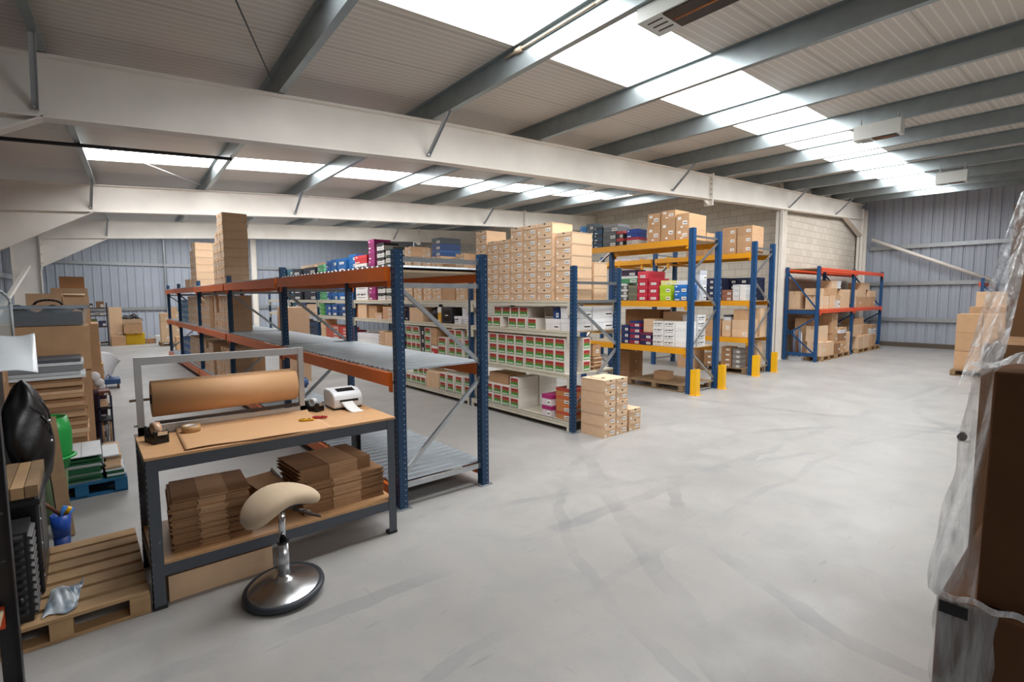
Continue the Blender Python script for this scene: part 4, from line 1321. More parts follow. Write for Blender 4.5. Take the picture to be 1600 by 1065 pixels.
for k in range(5):
    col('col:141c33,1a2440,w', XD + 0.42, 5.69 + k * 0.27, ZD, 0.26, 0.4, 0.14, 4, 'x', 'black-navy shoe box', ORD[k] + ' column of back row on farther yellow rack', 'shoe box', 'dark back row', False)
ZD3 = 0.904
put('carton:w', XD, 5.685, ZD3, 0.4, 0.5, 0.2, 'x', 'brown carton under a larger one, low shelf of farther yellow rack')
put('carton:', XD, 5.685, ZD3 + 0.202, 0.4, 0.5, 0.23, 'x', 'brown carton with torn tape, upper of pair, farther yellow rack')
put('carton:d', XD + 0.03, 5.71, ZD3 + 0.434, 0.36, 0.4, 0.24, 'x', 'brown carton on the pair, low shelf of farther yellow rack')
put('carton:w', XD, 6.12, ZD3 + 0.1, 0.22, 0.4, 0.3, 'x', 'upright brown carton with white label, low shelf, farther yellow rack')
put('carton:', XD, 6.12, ZD3, 0.22, 0.4, 0.098, 'x', 'flat carton under the upright labelled carton, farther yellow rack')
put('col:d0d2d6,3a3d40,', XD + 0.02, 6.14, ZD3 + 0.402, 0.18, 0.36, 0.14, 'x', 'small pale box with black lid on the upright carton', 'box')
put('carton:d', XD + 0.05, 6.4, ZD3, 0.5, 0.5, 0.42, 'x', 'dim brown carton behind the blue post, farther yellow rack')
put('carton:', 12.87, 5.69, ZD3, 0.36, 0.3, 0.7, 'y', 'tall brown carton at the open end, low shelf, farther yellow rack')
pallet(13.3, 5.72, 1.2, 1.05, 'wooden pallet with small cartons under the farther yellow rack', False, WOODD, 8)
for i in range(4):
    put('carton:xw', XD + 0.02, 6.1, 0.145 + i * 0.126, 0.25, 0.34, 0.124, 'x', '%s dark labelled carton on pallet under the farther yellow rack' % ('lowest', 'second', 'third', 'topmost')[i], group='dark cartons on the pallet')
    put('col:8e8883,77716c,w', XD + 0.05, 5.88, 0.145 + i * 0.12, 0.2, 0.3, 0.118, 'x', '%s grey wrapped box on pallet beside the dark cartons' % ('lowest', 'second', 'third', 'topmost')[i], 'box', 'grey boxes on the pallet')
put('carton:', 12.92, 5.76, 0.145, 0.3, 0.3, 0.62, 'y', 'upright brown carton at the end of the pallet, farther yellow rack')
for i in range(2):
    put('carton:xw', XD + 0.04, 6.6, 0.145 + i * 0.15, 0.22, 0.3, 0.148, 'x', '%s dark carton at the left of the farther pallet' % ('lower', 'upper')[i])
put('carton:d', XD + 0.05, 7.1, 0.0, 0.5, 0.5, 0.5, 'x', 'plain carton on the floor under the farther yellow rack, left part')

# --- corner rack, middle level (front faces the camera)
EY = 5.56
ez = 1.532
e_mid = [  # x0, z, w, h, style, label, d, dy
    (16.2, 0, 1.65, 0.52, 'carton:', 'large plain carton at the end frame, middle level of corner rack', 0.3, 0.48),
    (16.3, 0, 0.36, 0.4, 'carton:lw', 'brown carton first from the left on corner rack middle level', 0.36, 0),
    (16.24, 0.402, 0.5, 0.2, 'carton:', 'carton on top of the first pair, corner rack middle level', 0.36, 0.02),
    (16.74, 0, 0.34, 0.39, 'carton:lw', 'narrow carton second from the left on corner rack middle level', 0.36, 0),
    (17.2, 0, 0.45, 0.4, 'carton:w', 'brown carton third from the left on corner rack middle level', 0.36, 0),
    (16.84, 0.402, 1.0, 0.2, 'carton:d', 'wide carton across the second and third, corner rack middle level', 0.36, 0.02),
    (17.36, 0.604, 0.42, 0.24, 'carton:l', 'light carton at the top of the middle level heap', 0.34, 0.02),
    (17.8, 0.604, 0.34, 0.24, 'col:dcdcda,e4e4e2', 'white box at the top of the middle level heap', 0.34, 0.02),
    (17.72, 0, 0.34, 0.4, 'col:d6d2cc,c9a27a', 'pale-fronted carton fourth from the left, corner rack', 0.36, 0),
    (18.12, 0, 0.8, 0.58, 'carton:', 'big square carton by the middle post of the corner rack', 0.4, 0.0),
    (19.17, 0, 0.4, 0.36, 'carton:w', 'carton just past the middle post, corner rack middle level', 0.36, 0),
    (19.17, 0.362, 0.5, 0.2, 'carton:', 'carton stacked past the middle post, corner rack middle level', 0.36, 0),
    (19.6, 0, 0.5, 0.34, 'carton:dw', 'brown carton in the middle of the second bay, corner rack', 0.36, 0),
    (19.7, 0.342, 0.9, 0.24, 'carton:', 'wide carton on the second bay cartons, corner rack', 0.36, 0.02),
    (20.2, 0, 0.7, 0.34, 'carton:d', 'brown carton fourth in the second bay, corner rack', 0.36, 0),
    (20.2, 0.584, 0.9, 0.24, 'carton:', 'slanting open carton at the top of the second bay', 0.4, 0.05),
    (21.0, 0.342, 0.75, 0.22, 'carton:', 'overhanging carton at the far end of the corner rack', 0.4, 0.02),
    (21.0, 0, 0.6, 0.34, 'carton:dw', 'end carton of the second bay, corner rack middle level', 0.36, 0),
]
for x0, z, w, h, st, lab, d, dy in e_mid:
    put(st, x0, EY + dy, ez + z, w, d, h - 0.002, 'y', lab)
# floor level on pallets
for k, (xa, L) in enumerate(((16.44, 1.1), (17.6, 1.2), (19.6, 1.2), (20.95, 1.1))):
    pallet(xa, 5.44, L, 0.85, 'wooden pallet under the corner rack, %s from the left' % ORD[k], True, WOOD, 6, 'pallets under the corner rack')
e_low = [
    (16.32, 0, 0.4, 0.42, 'carton:lw', 'open brown carton at the corner rack end frame, floor level', 0.36, 0.02),
    (16.74, 0, 0.62, 0.4, 'carton:', 'square brown carton second on the floor level pallets', 0.36, 0.0),
    (16.36, 0.42, 0.75, 0.46, 'carton:l', 'large light carton sitting on the first two, floor level', 0.34, 0.1),
    (16.6, 0, 0.9, 0.6, 'carton:d', 'large dim carton behind the first cartons, floor level', 0.36, 0.46),
    (16.6, 0.6, 0.9, 0.5, 'carton:d', 'upper dim carton at the back of the floor level', 0.3, 0.54),
    (17.5, 0.0, 0.4, 0.32, 'carton:xw', 'small dark carton in the front row of second pallet', 0.36, 0.0),
    (17.45, 0.62, 0.45, 0.4, 'carton:dw', 'carton high in the tall stack of the second pallet', 0.36, 0.1),
    (17.42, 1.02, 0.48, 0.22, 'carton:dw', 'topmost carton of the tall stack, second pallet', 0.36, 0.1),
    (17.48, 0.32, 0.42, 0.3, 'carton:dw', 'middle carton of the tall stack, second pallet', 0.36, 0.08),
    (17.95, 0, 0.5, 0.36, 'carton:dwv', 'labelled carton at the front of the second pallet', 0.36, 0.0),
    (17.95, 0.36, 0.52, 0.24, 'carton:xw', 'dark carton on the labelled carton, second pallet', 0.36, 0.02),
    (17.93, 0.6, 0.55, 0.18, 'col:d7d9db,c9a27a,w', 'pale topped carton on the second pallet stack', 0.36, 0.02),
    (18.5, 0, 0.34, 0.62, 'carton:w', 'tall narrow carton beside the middle post, floor level', 0.36, 0.02),
    (19.62, 0, 0.52, 0.42, 'carton:w', 'brown carton first on the third pallet', 0.36, 0.0),
    (19.4, 0.42, 0.75, 0.38, 'carton:w', 'large carton on the third pallet', 0.4, 0.06),
    (19.45, 0.8, 0.9, 0.22, 'carton:d', 'flat carton on top of the third pallet load', 0.4, 0.08),
    (20.2, 0, 0.6, 0.44, 'carton:l', 'light carton at the end of the third pallet', 0.36, 0.0),
    (20.18, 0.44, 0.55, 0.36, 'carton:d', 'carton above the light one, third pallet', 0.36, 0.04),
    (21.02, 0, 0.5, 0.42, 'carton:dwv', 'labelled carton on the last pallet', 0.36, 0.0),
    (21.02, 0.42, 0.55, 0.34, 'col:c6c2bc,b08b64,w', 'film wrapped carton on the last pallet', 0.36, 0.02),
]
for x0, z, w, h, st, lab, d, dy in e_low:
    put(st, x0, 5.45 + dy, 0.146 + z, w, d, h - 0.002, 'y', lab)
# fire extinguishers / tubes bundle behind the corner rack's end frame
t = thing('tube_bundle', 'bundle of upright rolls and tubes inside the corner rack end frame', 'tubes', (16.25, 6.03, 0))
for k in range(7):
    m = MB()
    x, y = random.uniform(-0.02, 0.09), random.uniform(-0.06, 0.2)
    m.cyl((x, y, 0.12), (x + random.uniform(-.03, .04), y + 0.02, random.uniform(0.75, 1.0)), 0.035, n=10)
    m.build('tube', [cm('8f8a86'), cm('a05a4a'), cm('6f7f96'), cm('cfccc6')][k % 4], t)
MB().box(-0.06, 0.15, -0.1, 0.26, 0.0, 0.12).build('tray', cm('c9cdd0'), t)

# --- cartons on a pallet by the right wall
pallet(16.72, 1.18, 1.3, 0.9, 'wooden pallet under the carton stack near the right wall', False, WOODD, 6)
for i, z in enumerate((0.145, 0.59, 1.03)):
    for j in range(2):
        put('carton:d' + ('w' if i != 2 else ''), 15.96, 1.98 - j * 0.47, z, 0.46, 0.6, 0.436, 'x', '%s carton in the %s column of the stack by the right wall' % (('bottom', 'middle', 'top')[i], ('left', 'right')[j]))
put('carton:', 17.3, 1.6, 1.62, 0.7, 0.5, 0.38, 'x', 'brown carton standing higher behind the stack by the right wall')
put('carton:d', 17.2, 1.5, 0.0, 0.9, 0.7, 1.618, 'x', 'tall carton tower base behind the stack by the right wall')

# ------------------------------------------------------------------ packing bench
TX0, TX1, TY0, TY1, TZ = 0.225, 1.85, 3.66, 4.38, 0.955
bench = thing('packing_bench', 'grey steel packing bench with chipboard top and lower shelf in front of the orange rack', 'workbench', (TX0, TY0, 0))
TW, TD = TX1 - TX0, TY1 - TY0
MB().box(-0.004, TW + 0.004, -0.006, TD + 0.004, TZ - 0.018, TZ).build('worktop', MDF, bench, bevel=0.002)
MB().box(0.012, TW - 0.012, 0.008, TD - 0.01, 0.272, 0.29).build('lower_shelf', MDF, bench)
for x in (0, TW):
    for y in (0, TD):
        m = MB()
        sx, sy = (1 if x == 0 else -1), (1 if y == 0 else -1)
        m.box(min(x, x + sx * 0.065), max(x, x + sx * 0.065), min(y, y + sy * 0.003), max(y, y + sy * 0.003), 0.012, TZ - 0.02)
        m.box(min(x, x + sx * 0.003), max(x, x + sx * 0.003), min(y, y + sy * 0.055), max(y, y + sy * 0.055), 0.012, TZ - 0.02)
        lg = m.build('leg', GPOST, bench)
        MB().box(min(x, x + sx * 0.068) - 0.002, max(x, x + sx * 0.068) + 0.002, min(y, y + sy * 0.058) - 0.002, max(y, y + sy * 0.058) + 0.002, 0, 0.022).build('foot_cap', BLKM, lg)
for zt, h, ov in ((TZ - 0.018, 0.075, 0.006), (0.272, 0.07, 0.0)):
    for y, s in ((0.004, 1), (TD - 0.004, -1)):
        m = MB()
        m.box(0.004, TW - 0.004, min(y, y + s * 0.02), max(y, y + s * 0.02), zt - h, zt)
        m.box(0.004, TW - 0.004, y - 0.002 * s if s > 0 else y, y if s > 0 else y + 0.002, zt - h, zt - h + 0.004)
        m.cyl((0.85, y - 0.004 * s, zt - h * 0.4), (0.85, y, zt - h * 0.4), 0.004, n=8)
        m.build('front_rail' if s > 0 else 'back_rail', GREYPL, bench)
    for x in (0.004, TW - 0.024):
        MB().box(x, x + 0.02, 0.02, TD - 0.02, zt - h, zt).build('side_rail', GREYPL, bench)

# roll dispenser frame with kraft paper roll
fr = thing('paper_roll_stand', 'metal roll stand with large kraft paper roll at the back of the packing bench', 'dispenser', (0.24, 4.28, TZ))
FW, FH = 1.12, 0.545
for x in (0.0, FW - 0.04):
    m = MB(); m.box(x, x + 0.04, 0, 0.04, 0, FH)
    m.cyl((x + 0.02, -0.002, FH - 0.02), (x + 0.02, 0, FH - 0.02), 0.005, n=8)
    m.build('stand_post', ALU, fr)
MB().box(0.04, FW - 0.04, 0.004, 0.036, FH - 0.055, FH - 0.002).build('top_rail', ALU, fr)
m = MB()
m.box(0.0, FW, 0.0, 0.004, 0.0, 0.06)
m.box(0.0, FW, 0.0, 0.1, 0.0, 0.004)
m.build('base_rail', ALU, fr)
m = MB(); m.box(0.1, FW - 0.05, 0.012, 0.03, 0.066, 0.088); m.box(0.1, FW - 0.05, 0.035, 0.05, 0.06, 0.072)
m.build('cutter_bar', mat('dark_cutter_bar', '4a4645', 0.35, 0.6), fr)
MB().cyl((-0.035, 0.07, 0.24), (FW + 0.045, 0.07, 0.24), 0.009, n=12).build('axle', mat('brass_rod', 'b99b78', 0.3, 0.8), fr)
RR = 0.128
roll = MB()
roll.cyl((0.09, 0.07, 0.24), (FW - 0.062, 0.07, 0.24), RR, n=64)
ro = roll.build('paper_roll', mat('kraft_paper', 'c99b6f', 0.62, noise=0.02, nscale=3), fr)
ec = MB()
for x in (0.089, FW - 0.061):
    ec.lathe([(0.03, 0), (0.03, 0.001), (RR * 0.4, 0.001), (RR * 0.4, 0)], n=24)
c_ = MB()
for x in (0.083, FW - 0.062):
    c_.cyl((x, 0.07, 0.24), (x + 0.008, 0.07, 0.24), 0.035, n=20)
c_.build('roll_core', BLKM, ro)
kn = MB(); kn.cyl((FW + 0.005, 0.07, 0.24), (FW + 0.035, 0.07, 0.24), 0.045, n=20); kn.cyl((FW + 0.035, 0.07, 0.24), (FW + 0.05, 0.07, 0.24), 0.025, n=14)
kn.build('blue_knob', mat('blue_handwheel', '2d4d7c', 0.4), fr)
b_ = MB(); b_.cyl((-0.02, 0.02, 0.07), (0.0, 0.02, 0.07), 0.008, n=8); b_.cyl((FW, 0.02, 0.1), (FW + 0.015, 0.02, 0.1), 0.008, n=8)
b_.build('stand_bolt', CHROME, fr)
# sheet of paper pulled over the bench
m = MB()
def sheet(u, v):
    x = 0.435 + 0.92 * u + 0.02 * v
    y = 3.675 + 0.60 * v + 0.012 * math.sin(9 * u) * (1 - v) - 0.03 * u * (1 - v)
    z = TZ + 0.004 + 0.006 * (1 - v) * (0.5 + 0.5 * math.sin(11 * u + 1)) + 0.004 * math.sin(5 * u) * (1 - v) + (0.02 * max(0, v - 0.93) / 0.07)
    return (x, y, z)
m.grid(sheet, 40, 14)
tag(m.build('paper_sheet', mat('kraft_paper_sheet', 'cb9f74', 0.65, noise=0.02, nscale=4), None, solid=0.0015), 'kraft paper sheet pulled from the roll across the bench top', 'paper')

def tape_dispenser(x, y, rz, w, L, h, label, rollmat, rollr):
    t = thing('tape_dispenser', label, 'tape dispenser', (x, y, TZ + 0.001), rz)
    m = MB()
    prof = [(0, 0), (L, 0), (L, h * 0.95), (L * 0.86, h), (L * 0.72, h * 0.62), (L * 0.42, h * 0.4), (L * 0.22, h * 0.52), (0.01, h * 0.86), (0, h * 0.8)]
    # shallow side cheeks with a gap between them for the tape roll
    for a, b in ((-w / 2, -w / 2 + 0.012), (w / 2 - 0.012, w / 2)):
        m.prism(prof, lambda p, q, t_: (t_, p, q), a, b)
    base = [(0, 0), (L, 0), (L, h * 0.9), (L * 0.86, h * 0.92), (L * 0.72, h * 0.5), (L * 0.42, h * 0.3), (L * 0.2, h * 0.42), (0.012, h * 0.72), (0, h * 0.7)]
    m.prism(base, lambda p, q, t_: (t_, p, q), -w / 2 + 0.012, w / 2 - 0.012)
    m.box(-w / 2 + 0.01, w / 2 - 0.01, 0, 0.008, h * 0.3, h * 0.78)
    m.build('dispenser_body', BLK, t, bevel=0.003)
    r = MB()
    r.lathe([(rollr, -w * 0.24), (rollr, w * 0.24), (rollr * 0.5, w * 0.24), (rollr * 0.5, -w * 0.24)], n=32, closed=True)
    o = r.build('tape_roll', rollmat, t, (0, L * 0.55, h * 0.78))
    o.rotation_euler = (0, math.pi / 2, 0)
    b = MB(); b.box(-w / 2 + 0.014, w / 2 - 0.014, -0.014, -0.002, h * 0.55, h * 0.74)
    b.box(-w / 2 + 0.014, w / 2 - 0.014, -0.016, 0.01, h * 0.74, h * 0.77)
    b.build('cutter_blade', CHROME, t)
    return t
tape_dispenser(0.345, 3.97, 0.28, 0.085, 0.16, 0.105, 'black tape dispenser with tan tape at the left end of the bench', mat('tan_tape_roll', 'c8a283', 0.22, coat=0.5), 0.047)
tape_dispenser(1.47, 4.235, 0.42, 0.08, 0.15, 0.09, 'black tape dispenser with clear tape beside the label printer', mat('clear_tape_roll', 'd5dade', 0.2, coat=0.5), 0.038)
tr = MB(); tr.lathe([(0.058, 0), (0.058, 0.048), (0.04, 0.048), (0.04, 0)], n=40, closed=True)
to = tr.build('tape_roll', mat('masking_tape_tan', 'b08a5e', 0.4, noise=0.03), None, (0.535, 4.17, TZ + 0.006))
tag(to, 'roll of tan parcel tape lying on the paper sheet', 'tape roll')
ti = MB(); ti.lathe([(0.04, 0.001), (0.04, 0.047), (0.037, 0.047), (0.037, 0.001)], n=40, closed=True)
tio = ti.build('inner_core', mat('printed_core_red', 'c4bfb8', 0.5), to)
tm = MB()
for k in range(14):
    a = 2 * math.pi * k / 14
    tm.cyl((0.0365 * math.cos(a), 0.0365 * math.sin(a), 0.012 + 0.004 * (k % 3)), (0.0365 * math.cos(a + 0.2), 0.0365 * math.sin(a + 0.2), 0.034), 0.0022, n=5)
tm.build('red_print', mat('red_print', 'a03038', 0.5), to)

# label printer
pr = thing('label_printer', 'white label printer with a printed label curling out on the bench', 'printer', (1.69, 4.305, TZ + 0.002), 0.0)
m = MB()
prof = [(-0.12, 0.012), (-0.125, 0.03), (-0.125, 0.085), (-0.115, 0.118), (-0.085, 0.142), (-0.02, 0.162), (0.09, 0.162), (0.125, 0.14), (0.125, 0.012)]
m.prism(prof, lambda p, q, t_: (t_, p, q), -0.125, 0.125)
pb = m.build('printer_body', WHT, pr, bevel=0.012)
MB().box(-0.118, 0.118, -0.115, 0.118, 0, 0.013).build('printer_base', BLKM, pr)
sl = MB(); sl.box(-0.075, 0.085, -0.1268, -0.12, 0.062, 0.082)
sl.build('label_slot', BLK, pr)
w_ = MB(); w_.hexa([(-0.075, -0.075, 0.146), (0.075, -0.075, 0.146), (0.075, -0.02, 0.162), (-0.075, -0.02, 0.162), (-0.075, -0.073, 0.1495), (0.075, -0.073, 0.1495), (0.075, -0.018, 0.1655), (-0.075, -0.018, 0.1655)])
w_.build('top_window', BLK, pr)
cv = MB(); cv.box(-0.126, 0.126, -0.055, -0.051, 0.03, 0.05); 
lb = MB()
def lab(u, v):
    y = -0.125 - 0.16 * v
    z = 0.066 * (1 - v) ** 2.2 + 0.004 * math.sin(3.1 * v) if v < 0.99 else 0.0
    return (-0.065 + 0.10 * u + 0.03 * v, y, max(0.0, z))
lb.grid(lab, 4, 14)
lb.build('printed_label', PAPER, pr, solid=0.0008)
def cutter(x, y, rz, col_, name, label):
    t = thing(name, label, 'cutter', (x, y, TZ + 0.006), rz)
    m = MB()
    n = 24
    pts = []
    for k in range(n):
        a = 2 * math.pi * k / n
        pts.append((0.058 * math.cos(a), 0.019 * math.sin(a) * (1 + 0.25 * math.cos(3 * a))))
    m.prism(pts, lambda p, q, t_: (p, q, t_), 0, 0.014)
    m.build('cutter_handle', mat('cutter_' + col_, col_, 0.35), t, bevel=0.003)
    d = MB(); d.box(-0.04, -0.012, -0.006, 0.006, 0.0138, 0.016); d.cyl((0.02, 0, 0.0135), (0.02, 0, 0.017), 0.008, n=12)
    d.build('slider', BLKM, t)
cutter(1.265, 3.965, -0.5, 'd9a520', 'safety_cutter', 'yellow safety cutter on the bench paper')
cutter(1.375, 3.985, -0.55, 'b01e26', 'safety_cutter', 'red safety cutter on the bench beside the yellow one')

# flattened carton stacks on the lower shelf
def flat_stack(x, y, rz, w, d, n, label, name='flat_carton_bundle', th=0.009, shift=None):
    t = thing(name, label, 'cardboard', (x, y, 0.291), rz)
    z = 0.0
    rr = random.Random(int(x * 100))
    for i in range(n):
        sx, sy = rr.uniform(-0.012, 0.012), rr.uniform(-0.01, 0.01)
        if shift:
            sx += shift(i)[0]; sy += shift(i)[1]
        m = MB()
        hh = th * rr.uniform(0.8, 1.15)
        a, b = -w / 2 + sx, w / 2 + sx
        f0 = a + w * 0.34
        f1 = b - w * 0.3
        for p, q, mi in ((a, f0 - 0.002, 1), (f0 + 0.002, f1 - 0.002, 0), (f1 + 0.002, b, 1)):
            dd = 0.0 if mi == 0 else 0.004
            m.box(p, q, -d / 2 + sy + dd, d / 2 + sy - dd, z, z + hh * 0.45, mi)
            m.box(p, q, -d / 2 + sy + dd, d / 2 + sy - dd, z + hh * 0.52, z + hh * 0.95, mi)
        m.box(f0 - 0.002, f1 + 0.002, -d / 2 + sy + 0.012, d / 2 + sy - 0.012, z + 0.0006, z + hh * 0.9, 0)
        z += hh
        m.build('flat_carton', [CARDD, CARDX], t)
    return z
zz = flat_stack(0.585, 3.98, -0.07, 0.45, 0.46, 27, 'tall bundle of flattened brown cartons at the left of the lower shelf', th=0.0123)
zz = flat_stack(1.475, 4.03, 0.03, 0.64, 0.5, 19, 'wide bundle of flattened brown cartons at the right of the lower shelf', th=0.0123)
zz2 = thing('flat_carton_bundle', 'upper bundle of folded cartons resting on the right-hand flattened bundle', 'cardboard', (1.44, 4.1, 0.292 + zz), 0.06)
for i in range(11):
    m = MB()
    z0 = i * 0.009
    sx = -0.01 * (i % 3)
    m.box(-0.29 + sx, -0.075, -0.25, 0.2, z0, z0 + 0.0075, 1)
    m.box(-0.07, 0.16 + 0.004 * (i % 2), -0.25 + 0.003 * (i % 2), 0.2, z0, z0 + 0.0075, 0)
    m.box(0.165, 0.275, -0.246, 0.2, z0, z0 + 0.0075, 1)
    m.build('flat_carton', [CARDD, CARDX], zz2)
ob = thing('open_box', 'small open brown box with dark lining between the flattened bundles', 'box', (1.0, 4.22, 0.291), 0.25)
m = MB()
m.box(-0.1, 0.1, -0.12, 0.12, 0, 0.16)
m.build('box_body', CARDX, ob)
m = MB(); m.hexa([(-0.1, -0.12, 0.161), (0.12, -0.12, 0.161), (0.12, 0.12, 0.2), (-0.1, 0.12, 0.2), (-0.1, -0.125, 0.165), (0.12, -0.125, 0.165), (0.12, 0.12, 0.205), (-0.1, 0.12, 0.205)])
m.build('lid', CARDD, ob)
m = MB(); m.bar((0.13, -0.13, 0.1), (0.13, 0.12, 0.21), 0.012, 0.05); m.build('grey_edge', GALVD, ob)
put('carton:', 0.31, 3.72, 0.0, 0.61, 0.34, 0.165, 'y', 'long flat brown carton on the floor under the packing bench')
put('carton:', 0.7, 4.3, 0.0, 0.4, 0.3, 0.12, 'y', 'smaller brown carton at the back under the packing bench')

# saddle stool
st = thing('saddle_stool', 'beige saddle stool with chrome column and domed chrome base in front of the bench', 'stool', (0.89, 3.34, 0))
RB = 0.245
base = MB()
base.lathe([(0.0, 0.012), (0.11, 0.006), (0.19, 0.014), (RB - 0.01, 0.03), (RB, 0.048), (RB - 0.004, 0.066), (RB - 0.02, 0.074), (RB - 0.032, 0.072)], n=64)
bo = base.build('rubber_rim', mat('dark_rubber', '2f333a', 0.42), st)
bo.rotation_euler = (math.radians(4), math.radians(-5), 0)
dome = MB()
dome.lathe([(RB - 0.03, 0.07), (0.19, 0.083), (0.13, 0.098), (0.07, 0.114), (0.04, 0.128), (0.034, 0.14), (0.0, 0.14)], n=64)
do = dome.build('domed_base', mat('brushed_dome', 'c6c8ca', 0.27, 1.0), st)
do.rotation_euler = bo.rotation_euler
ft = MB()
for a in (-0.9, -2.1, 0.5):
    ft.cyl((0.15 * math.cos(a), 0.15 * math.sin(a), 0.0), (0.15 * math.cos(a), 0.15 * math.sin(a), 0.016), 0.018, n=12)
ft.build('foot_pad', BLKM, st)
MB().cyl((0, 0, 0.12), (0, 0, 0.345), 0.037, 0.033, n=32).build('outer_column', mat('brushed_column', 'c2c4c6', 0.28, 0.9), st)
MB().cyl((0, 0, 0.345), (0, 0, 0.357), 0.036, n=32).build('collar', BLK, st)
MB().cyl((0, 0, 0.35), (0, 0, 0.585), 0.0215, n=28).build('gas_lift', CHROME, st)
seat = MB()
def saddle(u, v):
    # u around the section, v along the saddle from the low left end to the right end
    s = (v - 0.5) * 2
    a = 2 * math.pi * u
    e = max(0.0, 1 - abs(s) ** 3.6) ** 0.5
    x = 0.232 * s
    zc = 0.63 - 0.105 * s * s - 0.04 * (s < 0) * s * s + 0.02 * (s > 0) * s * s
    ty = (0.17 - 0.01 * s) * e
    tz = (0.076 - 0.006 * s) * e
    dzdx = (-0.21 * s) / 0.225
    nx, nz = -dzdx / math.hypot(1, dzdx), 1 / math.hypot(1, dzdx)
    ca, sa = math.cos(a), math.sin(a)
    q = tz * (abs(sa) ** 0.85) * (1 if sa > 0 else -0.72)
    return (x + nx * q, ty * (abs(ca) ** 0.8) * (1 if ca > 0 else -1), zc + nz * q)
seat.grid(saddle, 48, 40)
so = seat.build('seat', mat('beige_seat_fabric', 'c3ad92', 0.85, noise=0.03, nscale=30, bump=0.15, bscale=300), st)
so.rotation_euler = (math.radians(-5), math.radians(3), math.radians(12))
mech = MB()
mech.hexa([(-0.1, -0.09, 0.56), (0.12, -0.09, 0.565), (0.12, 0.09, 0.565), (-0.1, 0.09, 0.56), (-0.08, -0.08, 0.6), (0.1, -0.08, 0.605), (0.1, 0.08, 0.605), (-0.08, 0.08, 0.6)])
mo = mech.build('seat_mount', BLKM, st)
mo.rotation_euler = so.rotation_euler
lv = MB()
lv.tube([(0.05, -0.07, 0.575), (0.11, -0.11, 0.56), (0.14, -0.13, 0.545)], 0.011, n=10)
lv.hexa([(0.1, -0.14, 0.548), (0.19, -0.165, 0.51), (0.195, -0.135, 0.51), (0.105, -0.1, 0.548), (0.1, -0.14, 0.566), (0.19, -0.165, 0.52), (0.195, -0.135, 0.52), (0.105, -0.1, 0.566)])
lv.build('height_lever', mat('dark_lever', '3a2f2a', 0.4), st)

# ------------------------------------------------------------------ left-hand clutter
pallet(-0.6, 3.66, 0.81, 1.12, 'pale wooden pallet on the floor left of the packing bench', True, WOOD, 7)
# printed plastic bag lying on the pallet
m = MB()
def bag(u, v):
    x = -0.275 + 0.15 * u + 0.03 * v
    y = 3.70 + 0.34 * v + 0.02 * math.sin(7 * u)
    e = math.sin(math.pi * u) * math.sin(math.pi * v)
    return (x, y, 0.148 + 0.028 * e + 0.012 * abs(math.sin(9 * u + 5 * v)) * (0.4 + e) + 0.02 * max(0, u - 0.9) * 10 * (0.5 + 0.5 * math.sin(14 * v)))
m.grid(bag, 28, 22)
BG = bpy.data.materials.new('printed_blue_film')
BG.use_nodes = True
N, L = BG.node_tree.nodes, BG.node_tree.links
tc = N.new('ShaderNodeTexCoord')
n = N.new('ShaderNodeTexNoise')
n.inputs['Scale'].default_value = 7
n.inputs['Detail'].default_value = 2
L.new(tc.outputs['Object'], n.inputs['Vector'])
cr = N.new('ShaderNodeValToRGB')
cr.color_ramp.elements[0].color = srgb('2c5f86')
cr.color_ramp.elements[0].position = 0.4
cr.color_ramp.elements[1].color = srgb('d6e2ea')
cr.color_ramp.elements[1].position = 0.62
L.new(n.outputs['Fac'], cr.inputs[0])
L.new(cr.outputs[0], N['Principled BSDF'].inputs['Base Color'])
N['Principled BSDF'].inputs['Roughness'].default_value = 0.25
tag(m.build('plastic_bag', BG, None, solid=0.002), 'crumpled blue and white printed plastic bag on the wooden pallet', 'bag')

# black crates and planks standing on the pallet
c1 = thing('black_crate', 'tall black plastic crate on the pallet under the planks', 'crate', (-0.75, 4.02, 0.146))
MB().box(0, 0.48, 0, 0.58, 0, 0.6).build('crate_body', BLK, c1, bevel=0.012)
MB().box(-0.008, 0.488, -0.008, 0.588, 0.55, 0.585).build('rim', BLKM, c1, bevel=0.004)
MB().box(-0.004, 0.484, -0.004, 0.584, 0.14, 0.155).build('lower_band', BLKM, c1)
sc = MB()
for z in (0.1, 0.3, 0.45):
    sc.cyl((0.478, 0.03, z), (0.486, 0.03, z), 0.009, n=8)
sc.build('rivet', GALVD, c1)
cm2 = MB(); cm2.box(0.4805, 0.4835, 0.12, 0.5, 0.2, 0.5); cm2.build('side_panel', mat('scuffed_grey_panel', '5f5b57', 0.6, noise=0.2), c1)
pk = thing('plank_bundle', 'bundle of thin wooden planks lying on the black crate', 'planks', (-0.74, 4.0, 0.752))
for i in range(8):
    MB().box(0.0 + i * 0.06, 0.056 + i * 0.06, 0.0, 0.62, 0.0, 0.066 + 0.003 * (i % 2)).build('plank', WOODD if i % 2 else WOOD, pk)
c2 = thing('slatted_crate', 'dark slatted ventilation crate on the pallet beside the rack upright', 'crate', (-0.78, 3.7, 0.146))
MB().box(0, 0.475, 0.02, 0.28, 0, 0.5).build('crate_body', BLKM, c2)
sl = MB()
for i in range(11):
    z = 0.04 + i * 0.042
    sl.hexa([(0.02, 0.0, z), (0.46, 0.0, z), (0.46, 0.02, z + 0.012), (0.02, 0.02, z + 0.012), (0.02, 0.0, z + 0.018), (0.46, 0.0, z + 0.018), (0.46, 0.02, z + 0.03), (0.02, 0.02, z + 0.03)])
    sl.hexa([(0.475, 0.03, z), (0.495, 0.03, z - 0.012), (0.495, 0.26, z - 0.012), (0.475, 0.26, z), (0.475, 0.03, z + 0.014), (0.495, 0.03, z + 0.004), (0.495, 0.26, z + 0.004), (0.475, 0.26, z + 0.014)])
